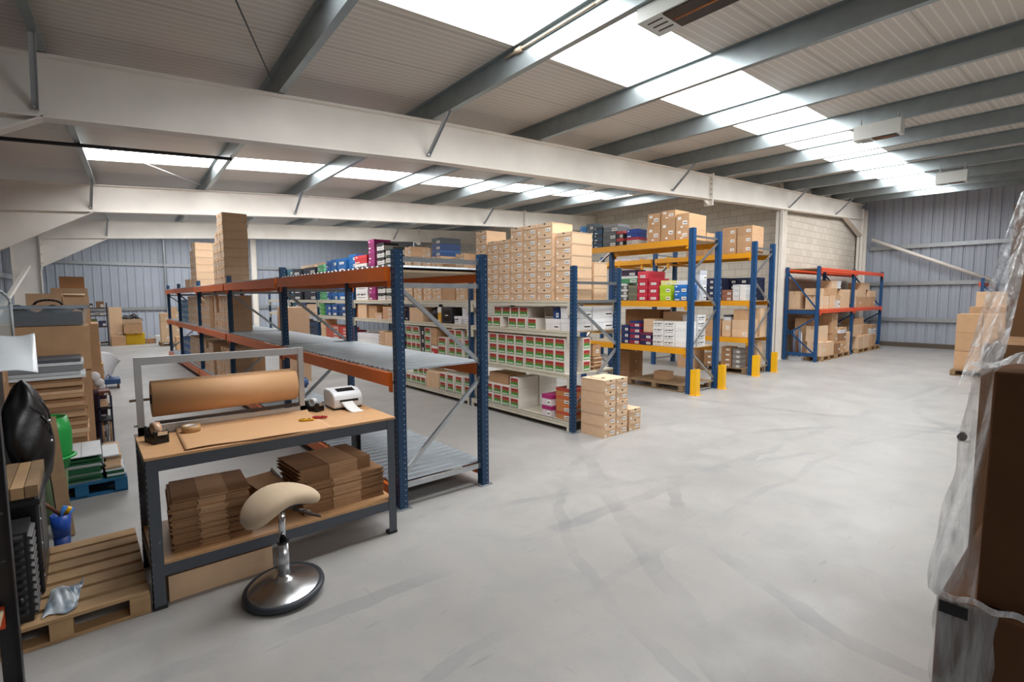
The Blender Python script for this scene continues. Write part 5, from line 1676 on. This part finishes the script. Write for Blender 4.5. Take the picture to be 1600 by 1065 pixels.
sl.build('slats', mat('dark_grey_slats', '2a2b2e', 0.45), c2)
# black rack at the frame edge
br = thing('black_rack', 'black slotted rack upright with orange beam at the left edge beside the pallet', 'rack', (-1.3, 3.36, 0))
for x, y in ((0.9, 0.0), (0.9, -0.9), (0.0, 0.0), (0.0, -0.9)):
    m = MB()
    m.box(x, x + 0.075, y - 0.004, y, 0, 2.4)
    m.box(x + 0.071, x + 0.075, y - 0.07, y, 0, 2.4)
    m.build('upright', BLACKPOST, br)
for z in (0.34, 1.35):
    MB().box(0.0, 0.93, -0.05, -0.02, z, z + 0.1).build('beam', REDOR, br)
    MB().box(0.0, 0.93, -0.9, -0.87, z, z + 0.1).build('beam', REDOR, br)
    MB().box(0.0, 0.93, -0.86, -0.06, z + 0.085, z + 0.1).build('shelf', DECKW, br)
m = MB(); m.cyl((0.98, -0.02, 0.44), (0.995, -0.02, 0.44), 0.012, n=10); m.build('bolt', BLK, br)
put('carton:l', -1.2, 3.0, 1.452, 0.8, 0.28, 0.5, 'y', 'light carton on the black rack at the left edge')
# dark garment trolley with a black padded bundle, white sheet on top
tq = thing('dark_trolley', 'dark trolley cabinet behind the crates under the white plastic sheet', 'trolley', (-1.13, 4.98, 0))
MB().box(0, 0.62, 0, 0.55, 0.1, 1.42).build('cabinet_body', BLKM, tq)
for x in (0.05, 0.57):
    for y in (0.05, 0.5):
        MB().cyl((x - 0.015, y, 0.05), (x + 0.015, y, 0.05), 0.05, n=14).build('castor', BLK, tq)
m = MB()
def pad(u, v):
    a = 2 * math.pi * u
    p = math.sin(math.pi * min(max(v, 0.001), 0.999)) ** 0.55
    bump = 1 + 0.1 * math.sin(3 * a + 4 * v) + 0.07 * math.sin(9 * v + 2 * a) + 0.04 * math.sin(17 * v - 5 * a)
    return (0.125 * p * math.cos(a) * bump - 0.02 * v * v, 0.29 * p * math.sin(a) * bump, -0.44 + 0.84 * v)
m.grid(pad, 36, 26)
po = m.build('padded_bundle', mat('black_vinyl', '0c0c0e', 0.42, bump=0.5, bscale=11), None, (-0.345, 4.96, 0.93))
tag(po, 'black shiny padded bundle hanging above the crates at the left', 'bundle')
s2 = MB()
for k, (y, z0, z1) in enumerate(((-0.2, 0.1, 0.28), (-0.17, 0.0, 0.16), (-0.12, -0.1, 0.1))):
    s2.tube([(0.08, y, z1), (0.115, y + 0.04, (z0 + z1) / 2), (0.12, y + 0.1, z0)], 0.006, n=6)
s2.build('seam_piping', mat('dark_piping', '3a3a3d', 0.3), po)
rv = MB()
for y, z in ((-0.18, 0.12), (-0.1, -0.04), (-0.05, -0.1)):
    rv.cyl((0.1, y, z), (0.125, y, z), 0.01, n=10)
rv.build('stud', CHROME, po)
m = MB()
def wsheet(u, v):
    x = -1.1 + 0.84 * u - 0.05 * v
    y = 4.72 + 0.85 * v
    z = 1.475 + 0.15 * v + 0.02 * math.sin(5 * u + 2 * v) - 0.02 * max(0, u - 0.75) * 4 * (1 - 0.6 * v) - 0.03 * max(0, 0.25 - v) * 4
    return (x, y, z + 0.012 * math.sin(16 * u + 3 * v))
m.grid(wsheet, 30, 20)
tag(m.build('plastic_sheet', mat('white_plastic_film', 'dfe6ea', 0.3, trans=0.0), None, solid=0.004), 'white plastic sheet draped over the trolley top at the left edge', 'plastic sheet')
MB_ = MB(); MB_.box(-1.02, -0.46, 4.98, 5.46, 1.42, 1.455)
tag(MB_.build('folded_textile', mat('navy_textile', '23395e', 0.9), None), 'folded navy cloth between the trolley and the white sheet', 'cloth')
jb = MB(); jb.grid(lambda u, v: (-0.36 + 0.05 * math.cos(2 * math.pi * u) * (0.6 + 0.4 * v), 5.38 + 0.1 * math.sin(2 * math.pi * u), 0.35 + 0.5 * v), 16, 6)
tag(jb.build('blue_roll', mat('blue_fabric', '27467c', 0.7), None, (0, 0, -0.35)), 'blue fabric roll standing behind the black bundle', 'roll')
wb = MB(); wb.bar((-0.2, 5.3, 0.005), (-0.27, 5.5, 0.95), 0.09, 0.03)
tag(wb.build('wood_board', WOODD, None), 'leaning wooden board between black bundle and green tub', 'board')
# green tub
gt = thing('green_tub', 'bright green plastic tub with curved side behind the leaning board', 'tub', (-0.3, 5.78, 0))
GM = mat('green_plastic', '1f9a45', 0.35)
m = MB()
prof = [(0.1, 0.45), (0.13, 0.46), (0.16, 0.6), (0.165, 0.78), (0.14, 0.9), (0.125, 0.9), (0.15, 0.78), (0.145, 0.6), (0.115, 0.475), (0, 0.475)]
m.lathe(prof, n=36)
m.build('tub_body', GM, gt)
m = MB(); m.lathe([(0.1, 0.0), (0.12, 0.45), (0, 0.45)], n=30)
m.build('tub_stand', mat('dull_olive_bin', '5b6b48', 0.6), gt)
m = MB(); m.lathe([(0.16, 0.545), (0.185, 0.55), (0.185, 0.565), (0.16, 0.57)], n=36, closed=True)
m.build('rim', mat('green_rim', '2cae55', 0.35), gt)
# blue tub with brush
bt = thing('blue_tub', 'small blue tub with a wooden handled brush beside the pallet', 'tub', (-0.22, 4.98, 0))
m = MB(); m.lathe([(0.0, 0.14), (0.052, 0.14), (0.062, 0.3), (0.056, 0.3), (0.048, 0.15)], n=28)
m.build('tub_body', mat('blue_plastic', '1f4fae', 0.35), bt)
MB().lathe([(0.045, 0.0), (0.05, 0.139), (0, 0.139)], n=20).build('tub_foot', mat('dark_blue_foot', '1a3c80', 0.5), bt)
m = MB(); m.cyl((-0.12, -0.02, 0.46), (0.0, 0.0, 0.3), 0.013, n=10); m.build('handle', mat('brown_handle', '6a4630', 0.5), bt)
m = MB(); m.cyl((0.0, 0, 0.24), (0.05, 0.02, 0.34), 0.03, 0.038, n=12); m.build('cloth', mat('light_blue_cloth', '3e7fd0', 0.8), bt)
m = MB(); m.cyl((0.03, -0.02, 0.3), (0.06, -0.03, 0.35), 0.014, n=8); m.build('yellow_tip', SAFE, bt)

# blue pallet with flat packed printed cartons
pallet(-0.46, 6.24, 0.7, 0.7, 'blue painted pallet carrying flat green and white cartons', True, BLUEP, 6, blockm=BLUEP)
def flats(x0, x1, y0, y1, z0, n, th, mats, label, mcycle, jit=0.02, lift=0.0):
    t = thing('flat_carton_bundle', label, 'cardboard', (x0, y0, z0))
    rr = random.Random(int(abs(x0 * 77)) + n)
    z = 0
    for i in range(n):
        a, b = rr.uniform(0, jit), rr.uniform(-jit, 0)
        m = MB()
        hh = th * rr.uniform(0.7, 1.3)
        m.box(a, x1 - x0 + b, rr.uniform(0, jit), y1 - y0, z, z + hh * 0.92)
        z += hh
        m.build('flat_carton', mats[mcycle[i % len(mcycle)]], t)
    return z
PGRN = mat('dark_green_print', '1f5a38', 0.55, noise=0.1)
PGRY = mat('pale_grey_board', 'c5cbcf', 0.55)
PWHT = mat('white_board', 'dfe4e7', 0.5)
z = flats(-0.24, 0.06, 6.25, 6.85, 0.146, 14, 0.017, [PGRY, PGRN, PWHT], 'bundle of flat white and green cartons on the blue pallet', [0, 1, 1, 1, 0, 1, 1, 1, 1, 2])
top_ = MB(); top_.box(-0.25, -0.098, 6.24, 6.54, 0.39, 0.398); top_.box(-0.094, 0.055, 6.24, 6.54, 0.39, 0.398); top_.box(-0.25, -0.098, 6.545, 6.87, 0.39, 0.398); top_.box(-0.094, 0.055, 6.545, 6.87, 0.39, 0.398)
tag(top_.build('white_board_set', PWHT, None, (0, 0, 0.012)), 'four white boards laid in a square on the green carton bundle', 'boards')
z = flats(0.068, 0.235, 6.27, 6.9, 0.146, 5, 0.016, [PGRN, PGRY], 'low bundle of flat green cartons under brown sheets on blue pallet', [0, 1, 0])
z2 = flats(0.068, 0.21, 6.27, 6.9, 0.146 + z + 0.002, 8, 0.016, [CARDL, CARD], 'small bundle of flat brown cartons on the blue pallet corner', [0, 1])
w2 = MB(); w2.box(0.065, 0.19, 6.26, 6.75, 0, 0.012)
tag(w2.build('white_board', PWHT, None, (0, 0, 0.15 + z + z2)), 'white board on the brown sheets at the blue pallet corner', 'boards')
# tall stack of flattened cartons with boards on top
pallet(-1.1, 6.96, 1.05, 0.62, 'wooden pallet under the tall flattened carton stack', True, WOODD, 5)
flats(-1.08, -0.02, 6.95, 7.5, 0.146, 22, 0.0395, [CARDD, CARDX, CARD], 'tall untidy stack of flattened brown cartons at the left', [0, 1, 0, 2, 1], 0.035)
for i, (x1, z0, th, mt_, lab) in enumerate(((-0.02, 1.085, 0.03, PWHT, 'white board lowest on the tall carton stack'), (-0.06, 1.12, 0.035, PGRY, 'pale grey board second on the tall carton stack'),
                                           (-0.04, 1.16, 0.055, mat('grey_foam_board', '8c8f93', 0.6), 'thick grey board third on the tall carton stack'), (-0.03, 1.22, 0.03, PWHT, 'upper white board on the tall carton stack'), (-0.05, 1.255, 0.03, mat('dark_grey_board', '5a5f66', 0.6), 'dark grey board topmost on the tall carton stack'))):
    m = MB(); m.box(-1.06, x1, 6.94, 7.48, z0, z0 + th)
    tag(m.build('sheet_board', mt_, None), lab, 'board')
# big cartons behind, clear bin on top
put('carton:d', -1.3, 7.62, 0.0, 1.33, 0.66, 1.09, 'y', 'large brown carton standing on the floor behind the flattened stack')
put('carton:d', -1.3, 7.6, 1.095, 1.34, 0.68, 0.5, 'y', 'wide brown carton under the clear bin')
cb = thing('clear_bin', 'clear plastic bin full of dark blue clothes on the wide brown carton', 'bin', (-0.31, 7.96, 1.6))
CLR = mat('clear_plastic', 'dfe9f0', 0.12, alpha=0.13, spec=0.6)
m = MB()
def ring(x, y, z): return [(-x, -y, z), (x, -y, z), (x, y, z), (-x, y, z)]
rg = [ring(0.31, 0.24, 0.0), ring(0.352, 0.28, 0.2)]
m.add(rg[0] + rg[1], [(0, 3, 2, 1), (0, 1, 5, 4), (1, 2, 6, 5), (2, 3, 7, 6), (3, 0, 4, 7)])
m.build('bin_body', CLR, cb, solid=0.004)
m = MB()
for a, b, c, d in ((-0.37, 0.37, -0.3, -0.28), (-0.37, 0.37, 0.28, 0.3), (-0.37, -0.352, -0.3, 0.3), (0.352, 0.37, -0.3, 0.3)):
    m.box(a, b, c, d, 0.195, 0.225)
m.build('rim', mat('frosted_rim', 'a9b9c6', 0.3, alpha=0.6), cb)
m = MB()
def cloth(u, v):
    x, y = -0.31 + 0.62 * u, -0.235 + 0.47 * v
    return (x, y, 0.17 + 0.05 * math.sin(6 * u + 1) * math.sin(5 * v + 0.5) + 0.02 * math.sin(15 * u))
m.grid(cloth, 24, 16)
m.box(-0.3, 0.3, -0.23, 0.23, 0.01, 0.15)
co = m.build('folded_clothes', mat('dark_navy_clothes', '16273c', 0.9, noise=0.3, nscale=8), cb)
hd = MB(); hd.tube([(0.0 + 0.12 * math.cos(math.pi * k / 10), 0.05, 0.235 + 0.055 * math.sin(math.pi * k / 10)) for k in range(11)], 0.012, n=8)
hd.grid(lambda u, v: (0.14 * math.cos(math.pi * u), 0.0 + 0.2 * v, 0.225 + 0.05 * math.sin(math.pi * u)), 14, 4)
hd.build('black_garment', BLKM, cb)
# cartons higher up behind
put('carton:d', -0.95, 9.3, 0.0, 1.1, 0.9, 1.55, 'y', 'plain tall carton supporting the open cartons at the back left')
put('carton:', -0.58, 9.35, 1.555, 0.36, 0.4, 0.42, 'y', 'open carton left of pair above the clear bin')
put('carton:', -0.2, 9.36, 1.555, 0.27, 0.4, 0.4, 'y', 'brown carton right of pair above the clear bin')
fl = MB(); fl.hexa([(-0.2, 9.3, 1.96), (0.03, 9.3, 1.95), (0.03, 9.5, 1.97), (-0.2, 9.5, 1.97), (-0.2, 9.3, 1.965), (0.03, 9.3, 1.955), (0.03, 9.5, 1.975), (-0.2, 9.5, 1.975)])
tag(fl.build('carton_lid', CARDL, None), 'loose light carton lid on the right carton above the clear bin', 'lid')
put('carton:d', -0.6, 12.0, 0.0, 0.7, 0.7, 1.75, 'y', 'tall carton farther back beneath the dark carton', 'carton')
put('carton:', -0.42, 12.0, 1.755, 0.5, 0.5, 0.34, 'y', 'carton with pale top edge behind the pair of cartons')
put('carton:x', -0.3, 12.1, 2.1, 0.34, 0.4, 0.2, 'y', 'dark brown carton at the very top of the back left pile')
rm = thing('clear_cover', 'rounded translucent plastic cover standing at the left edge above the clear bin', 'cover', (-0.62, 6.05, 1.5))
m = MB(); m.tube([(0.15 * math.cos(math.pi * k / 12), 0, 0.36 + 0.14 * math.sin(math.pi * k / 12)) for k in range(13)] + [(-0.15, 0, 0.0), (0.15, 0, 0.0), (0.15, 0, 0.36)], 0.01, n=8)
m.build('cover_frame', mat('pale_frame', 'b3b9bb', 0.4), rm)
m = MB(); pts = [(0.14 * math.cos(math.pi * k / 12), 0.36 + 0.13 * math.sin(math.pi * k / 12)) for k in range(13)] + [(-0.14, 0.01), (0.14, 0.01)]
m.prism(pts, lambda p, q, t_: (p, t_, q), -0.003, 0.003)
m.build('cover_panel', mat('clear_panel', 'cfdde0', 0.15, alpha=0.35), rm)
put('carton:x', -1.1, 5.8, 0.0, 0.55, 0.55, 1.495, 'y', 'tall dark carton under the translucent cover at the left edge')
# small dark stand along the aisle with bits on it
ds = thing('small_rack', 'narrow dark stand with tubes and bits in the aisle beyond the blue pallet', 'rack', (0.08, 8.55, 0))
for x in (0.0, 0.125):
    for y in (0.0, 0.3):
        MB().box(x, x + 0.018, y, y + 0.018, 0, 0.62).build('leg', mat('navy_leg', '1c2740', 0.5), ds)
MB().box(0, 0.143, 0, 0.318, 0.28, 0.3).build('shelf', BLKM, ds)
MB().box(0, 0.143, 0, 0.318, 0.44, 0.47).build('shelf', BLKM, ds)
for k in range(3):
    MB().cyl((0.03 + 0.04 * k, 0.06, 0.0), (0.03 + 0.04 * k, 0.08, 0.27), 0.014, n=8).build('tube', [CARDD, GALVD, CARD][k], ds)
put('col:5a3326,6e4030', 0.09, 8.57, 0.625, 0.12, 0.25, 0.06, 'y', 'small rust box on the narrow dark stand', 'box')
put('carton:', 0.09, 8.57, 0.475, 0.09, 0.22, 0.07, 'y', 'tiny carton inside the narrow dark stand')
wl = MB()
for k, (x, y, z, r_) in enumerate(((0.06, 9.05, 0.83, 0.07), (0.11, 9.05, 0.74, 0.06), (0.13, 9.07, 0.68, 0.05))):
    wl.grid(lambda u, v: (x + r_ * math.sin(math.pi * v) * math.cos(2 * math.pi * u), y + r_ * math.sin(math.pi * v) * math.sin(2 * math.pi * u), z + r_ * math.cos(math.pi * v)), 14, 8)
tag(wl.build('white_wadding', mat('white_wadding', 'e6e6e8', 0.9), None), 'white crumpled wadding on the purple cloth beyond the narrow stand', 'wadding')
put('col:3a2a44,463250', 0.03, 8.92, 0.0, 0.15, 0.3, 0.62, 'y', 'dark purple tall box beyond the narrow dark stand', 'box')
put('carton:l', -0.14, 8.5, 0.0, 0.15, 0.5, 0.5, 'y', 'light tan carton end beside the narrow dark stand')
# wrapped white sheet on blue truck
ptk = thing('hand_truck', 'low blue wheeled truck under the white wrapped sheet', 'truck', (0.22, 13.6, 0))
MB().box(0, 0.3, 0, 0.5, 0.1, 0.2).build('truck_body', mat('truck_blue', '2a4a78', 0.5), ptk)
for x in (0.04, 0.26):
    MB().cyl((x - 0.02, 0.06, 0.06), (x + 0.02, 0.06, 0.06), 0.06, n=12).build('wheel', mat('brown_wheel', '5a4030', 0.5), ptk)
m = MB()
def wrap(u, v):
    a = u * 2 - 1
    x = 0.28 + 0.28 * u * (0.35 + 0.65 * v) - 0.16 * (1 - u) * v
    y = 13.7 + 0.45 * u
    z = 0.24 + 0.66 * v - 0.34 * u * v + 0.04 * math.sin(6 * u + 4 * v)
    return (x, y, z)
m.grid(wrap, 16, 16)
tag(m.build('wrapped_sheet', mat('white_wrap_film', 'd5dade', 0.25), None, solid=0.02), 'white wrapped sheet leaning out on the low blue truck', 'plastic sheet')
put('carton:d', -0.12, 12.9, 0.0, 0.36, 0.6, 0.62, 'y', 'brown carton beside the white wrapped sheet, lower of pair')
put('carton:', -0.1, 12.95, 0.625, 0.32, 0.5, 0.4, 'y', 'brown carton beside the white wrapped sheet, upper of pair')
# far wall items
fs = thing('dark_shelving', 'dark brown shelving unit full of clutter against the far wall', 'shelving', (-0.2, 26.4, 0))
BRN = mat('dark_brown_wood', '4a3a33', 0.7)
for z in (0.1, 0.75, 1.2, 1.5):
    MB().box(0, 0.95, 0, 0.5, z, z + 0.04).build('shelf', BRN, fs)
for x in (0.0, 0.91):
    MB().box(x, x + 0.04, 0, 0.5, 0, 1.75).build('side_panel', BRN, fs)
for k, (x, z, w, h, c) in enumerate(((0.05, 0.79, 0.3, 0.25, '2a2d3a'), (0.4, 0.79, 0.2, 0.3, '56602c'), (0.64, 0.79, 0.24, 0.22, '30304a'), (0.1, 1.24, 0.4, 0.18, '5c554e'), (0.55, 1.24, 0.3, 0.14, '88847e'), (0.1, 1.54, 0.4, 0.18, '3a3634'), (0.6, 1.54, 0.25, 0.26, '7a5a3c'))):
    put('col:%s,%s' % (c, c), -0.2 + x, 26.42, z + 0.004, w, 0.3, h, 'y', '%s item on the dark far shelving, counting up from lower left' % ORD[k], 'box')
put('carton:w', 0.78, 26.4, 0.0, 0.42, 0.5, 1.55, 'y', 'tall brown carton with white sticker by the far wall')
bxo = put('carton:d', 1.22, 26.1, 0.475, 0.62, 0.5, 0.4, 'y', 'brown open carton above the yellow box by the far wall')
m = MB(); m.hexa([(1.18, 26.05, 1.0), (1.84, 26.05, 1.0), (1.84, 26.1, 1.0), (1.18, 26.1, 1.0), (1.18, 25.95, 1.22), (1.84, 25.95, 1.22), (1.84, 25.96, 1.22), (1.18, 25.96, 1.22)])
tag(m.build('open_flap', CARDL, None, (0, 0.1, -0.15)), 'raised light flap of the open carton by the far wall', 'flap')
put('carton:d', 1.22, 26.62, 0.0, 0.62, 0.5, 0.95, 'y', 'brown carton hidden behind the yellow box by the far wall')
m = MB()
m.grid(lambda u, v: (1.2 + 0.68 * u, 26.5 + 0.3 * v, 1.3 + 0.16 * math.sin(math.pi * u) * math.sin(math.pi * v) + 0.05 * math.sin(12 * u)), 20, 8)
tag(m.build('black_sack', BLKM, None, (0, 0.2, -0.2), solid=0.1), 'black sacks lying above the open carton by the far wall', 'sack')
yb = MB(); yb.box(1.28, 1.92, 26.3, 26.6, 0.0, 0.47)
yo = tag(yb.build('yellow_box', mat('yellow_card', 'd8b010', 0.5), None, bevel=0.006), 'bright yellow box on the floor by the far wall', 'box')
sq = MB(); sq.box(1.55, 1.66, 26.296, 26.3, 0.44, 0.46); sq.build('hand_hole', INK, yo)
put('carton:d', 0.8, 26.0, 0.0, 0.46, 0.3, 0.4, 'y', 'low brown carton left of the yellow box')
put('carton:d', 1.96, 26.5, 0.0, 0.32, 0.3, 0.2, 'y', 'open carton with pale flap right of the yellow box')
m = MB(); m.hexa([(1.95, 26.4, 0.45), (2.3, 26.4, 0.22), (2.3, 26.6, 0.22), (1.95, 26.6, 0.45), (1.95, 26.4, 0.47), (2.3, 26.4, 0.24), (2.3, 26.6, 0.24), (1.95, 26.6, 0.47)])
tag(m.build('board_flap', CARDL, None), 'slanting pale flap on the carton right of the yellow box', 'flap')
put('col:d3d3d3,dcdcdc', 2.3, 26.4, 0.0, 0.16, 0.3, 0.34, 'y', 'small white carton near the far wall right of the yellow box', 'box')
pallet(2.3, 24.6, 0.8, 0.8, 'wooden pallet under the labelled cartons at the far end of the aisle', True, WOODD, 5)
k = 0
for j, (x, ws) in enumerate(((2.34, 0.32), (2.68, 0.34))):
    z = 0.146
    for i, hh in enumerate(((0.5, 0.3, 0.38), (0.34, 0.36, 0.26, 0.24))[j]):
        put('carton:w', x, 24.62, z, ws, 0.5, hh - 0.003, 'y', '%s carton in the %s column at the far aisle end' % (('bottom', 'second', 'third', 'top')[i], ('left', 'right')[j]))
        z += hh
put('carton:', 2.72, 24.7, 1.35, 0.2, 0.3, 0.2, 'y', 'small carton crowning the right column at the far aisle end')
put('carton:d', 2.55, 22.2, 0.0, 0.4, 0.4, 0.5, 'y', 'brown carton on the floor past the end of the orange rack')

# ------------------------------------------------------------------ right foreground: film wrapped cartons
CDK = mat('shade_brown_cardboard', '63442d', 0.85, noise=0.07, nscale=6, spec=0.2)  # brown darkened: the shade at the unlit right edge is put into the colour
pallet(1.86, -0.95, 1.0, 1.25, 'pallet under the film wrapped cartons at the right edge', True, WOODD, 7)
lo = thing('large_carton', 'large brown lower carton at the right edge wrapped in film', 'carton', (1.9, -0.9, 0.146))
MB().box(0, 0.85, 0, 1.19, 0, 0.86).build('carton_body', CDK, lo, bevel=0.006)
MB().box(-0.002, 0.852, 0.57, 0.62, 0.861, 0.863).build('packing_tape', TAPE, lo)
MB().box(-0.003, 0.0, 1.12, 1.185, 0.82, 0.855).build('black_corner_mark', INK, lo)
up = thing('large_carton', 'tall brown upper carton at the right edge standing on the lower wrapped carton', 'carton', (1.94, -0.9, 1.01))
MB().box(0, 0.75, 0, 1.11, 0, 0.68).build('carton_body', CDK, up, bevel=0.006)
MB().box(-0.002, 0.752, 0.53, 0.58, 0.681, 0.683).build('packing_tape', TAPE, up)
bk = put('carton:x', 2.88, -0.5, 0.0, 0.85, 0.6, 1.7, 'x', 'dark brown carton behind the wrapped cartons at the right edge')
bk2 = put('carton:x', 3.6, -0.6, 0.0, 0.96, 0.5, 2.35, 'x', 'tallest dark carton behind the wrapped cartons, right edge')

FILM = bpy.data.materials.new('stretch_film')
FILM.use_nodes = True
N, L = FILM.node_tree.nodes, FILM.node_tree.links
b = N['Principled BSDF']
b.inputs['Base Color'].default_value = srgb('d9dcde')
b.inputs['Roughness'].default_value = 0.16
b.inputs['Specular IOR Level'].default_value = 0.7
tc = N.new('ShaderNodeTexCoord')
mp = N.new('ShaderNodeMapping')
mp.inputs['Scale'].default_value = (9, 16, 2.2)
mp.inputs['Rotation'].default_value = (0.35, 0, 0)
L.new(tc.outputs['Object'], mp.inputs['Vector'])
n = N.new('ShaderNodeTexNoise')
n.inputs['Scale'].default_value = 2.0
n.inputs['Detail'].default_value = 5
n.inputs['Distortion'].default_value = 0.8
L.new(mp.outputs[0], n.inputs['Vector'])
mr = N.new('ShaderNodeMapRange')
mr.inputs['From Min'].default_value = 0.35
mr.inputs['From Max'].default_value = 0.7
mr.inputs['To Min'].default_value = 0.22
mr.inputs['To Max'].default_value = 0.72
L.new(n.outputs['Fac'], mr.inputs['Value'])
L.new(mr.outputs['Result'], b.inputs['Alpha'])
bp = N.new('ShaderNodeBump')
bp.inputs['Strength'].default_value = 0.6
bp.inputs['Distance'].default_value = 0.03
L.new(n.outputs['Fac'], bp.inputs['Height'])
L.new(bp.outputs['Normal'], b.inputs['Normal'])

# the loose film hangs off the carton corner towards the floor side
m = MB()
def film(u, v):
    # u outwards from the upper carton's edge, v from the lower carton's top upwards
    w = 0.085 * (1 - v) ** 0.5 + 0.016 + 0.007 * math.sin(9 * v) + 0.004 * math.sin(23 * v)
    x = 1.935 - 0.03 * u + 0.02 * math.sin(6 * u + 7 * v) + 0.22 * v * v
    y = 0.212 + w * u
    z = 1.012 + 0.74 * v + 0.012 * abs(math.sin(8 * u))
    return (x, y, z)
m.grid(film, 20, 50)
def film2(u, v):
    x = 2.2 + 0.9 * v + 0.03 * math.sin(8 * u + 5 * v)
    y = 0.215 + (0.11 - 0.05 * v) * u + 0.02 * v
    z = 1.72 + 0.62 * v + 0.12 * u * (1 - v) * -1
    return (x, y, z)
m.grid(film2, 16, 30)
def film3(u, v):
    # skirt over the lower carton's side
    return (1.893 - 0.006 * math.sin(5 * v), 0.16 + 0.135 * u + 0.004 * math.sin(30 * v), 0.3 + 0.715 * v)
m.grid(film3, 10, 24)
tag(m.build('stretch_film', FILM, None), 'loose clear stretch film hanging from the cartons at the right edge', 'plastic film')
m = MB()
m.grid(lambda u, v: (1.9 + 0.13 * v + 0.02 * math.sin(9 * u), -0.25 + 0.5 * u, 1.708 + 0.035 * math.sin(math.pi * v) * (0.6 + 0.4 * math.sin(11 * u)) + 0.01 * math.sin(25 * u)), 40, 10)
m.grid(lambda u, v: (1.893 + 0.03 * v, 0.1 + 0.2 * u, 1.016 + 0.012 * math.sin(math.pi * v) + 0.006 * math.sin(14 * u)), 20, 6)
tag(m.build('film_fold', FILM, None), 'bunched folds of stretch film lying on the carton edges', 'plastic film')
# small black thing on the floor
fb = thing('floor_castor', 'small black castor lying on the floor near the wrapped cartons', 'castor', (8.75, 1.2, 0))
MB().cyl((-0.03, 0, 0.05), (0.03, 0, 0.05), 0.05, n=16).build('wheel', BLK, fb)
MB().box(-0.04, 0.04, -0.02, 0.02, 0.05, 0.11).build('fork', BLKM, fb)
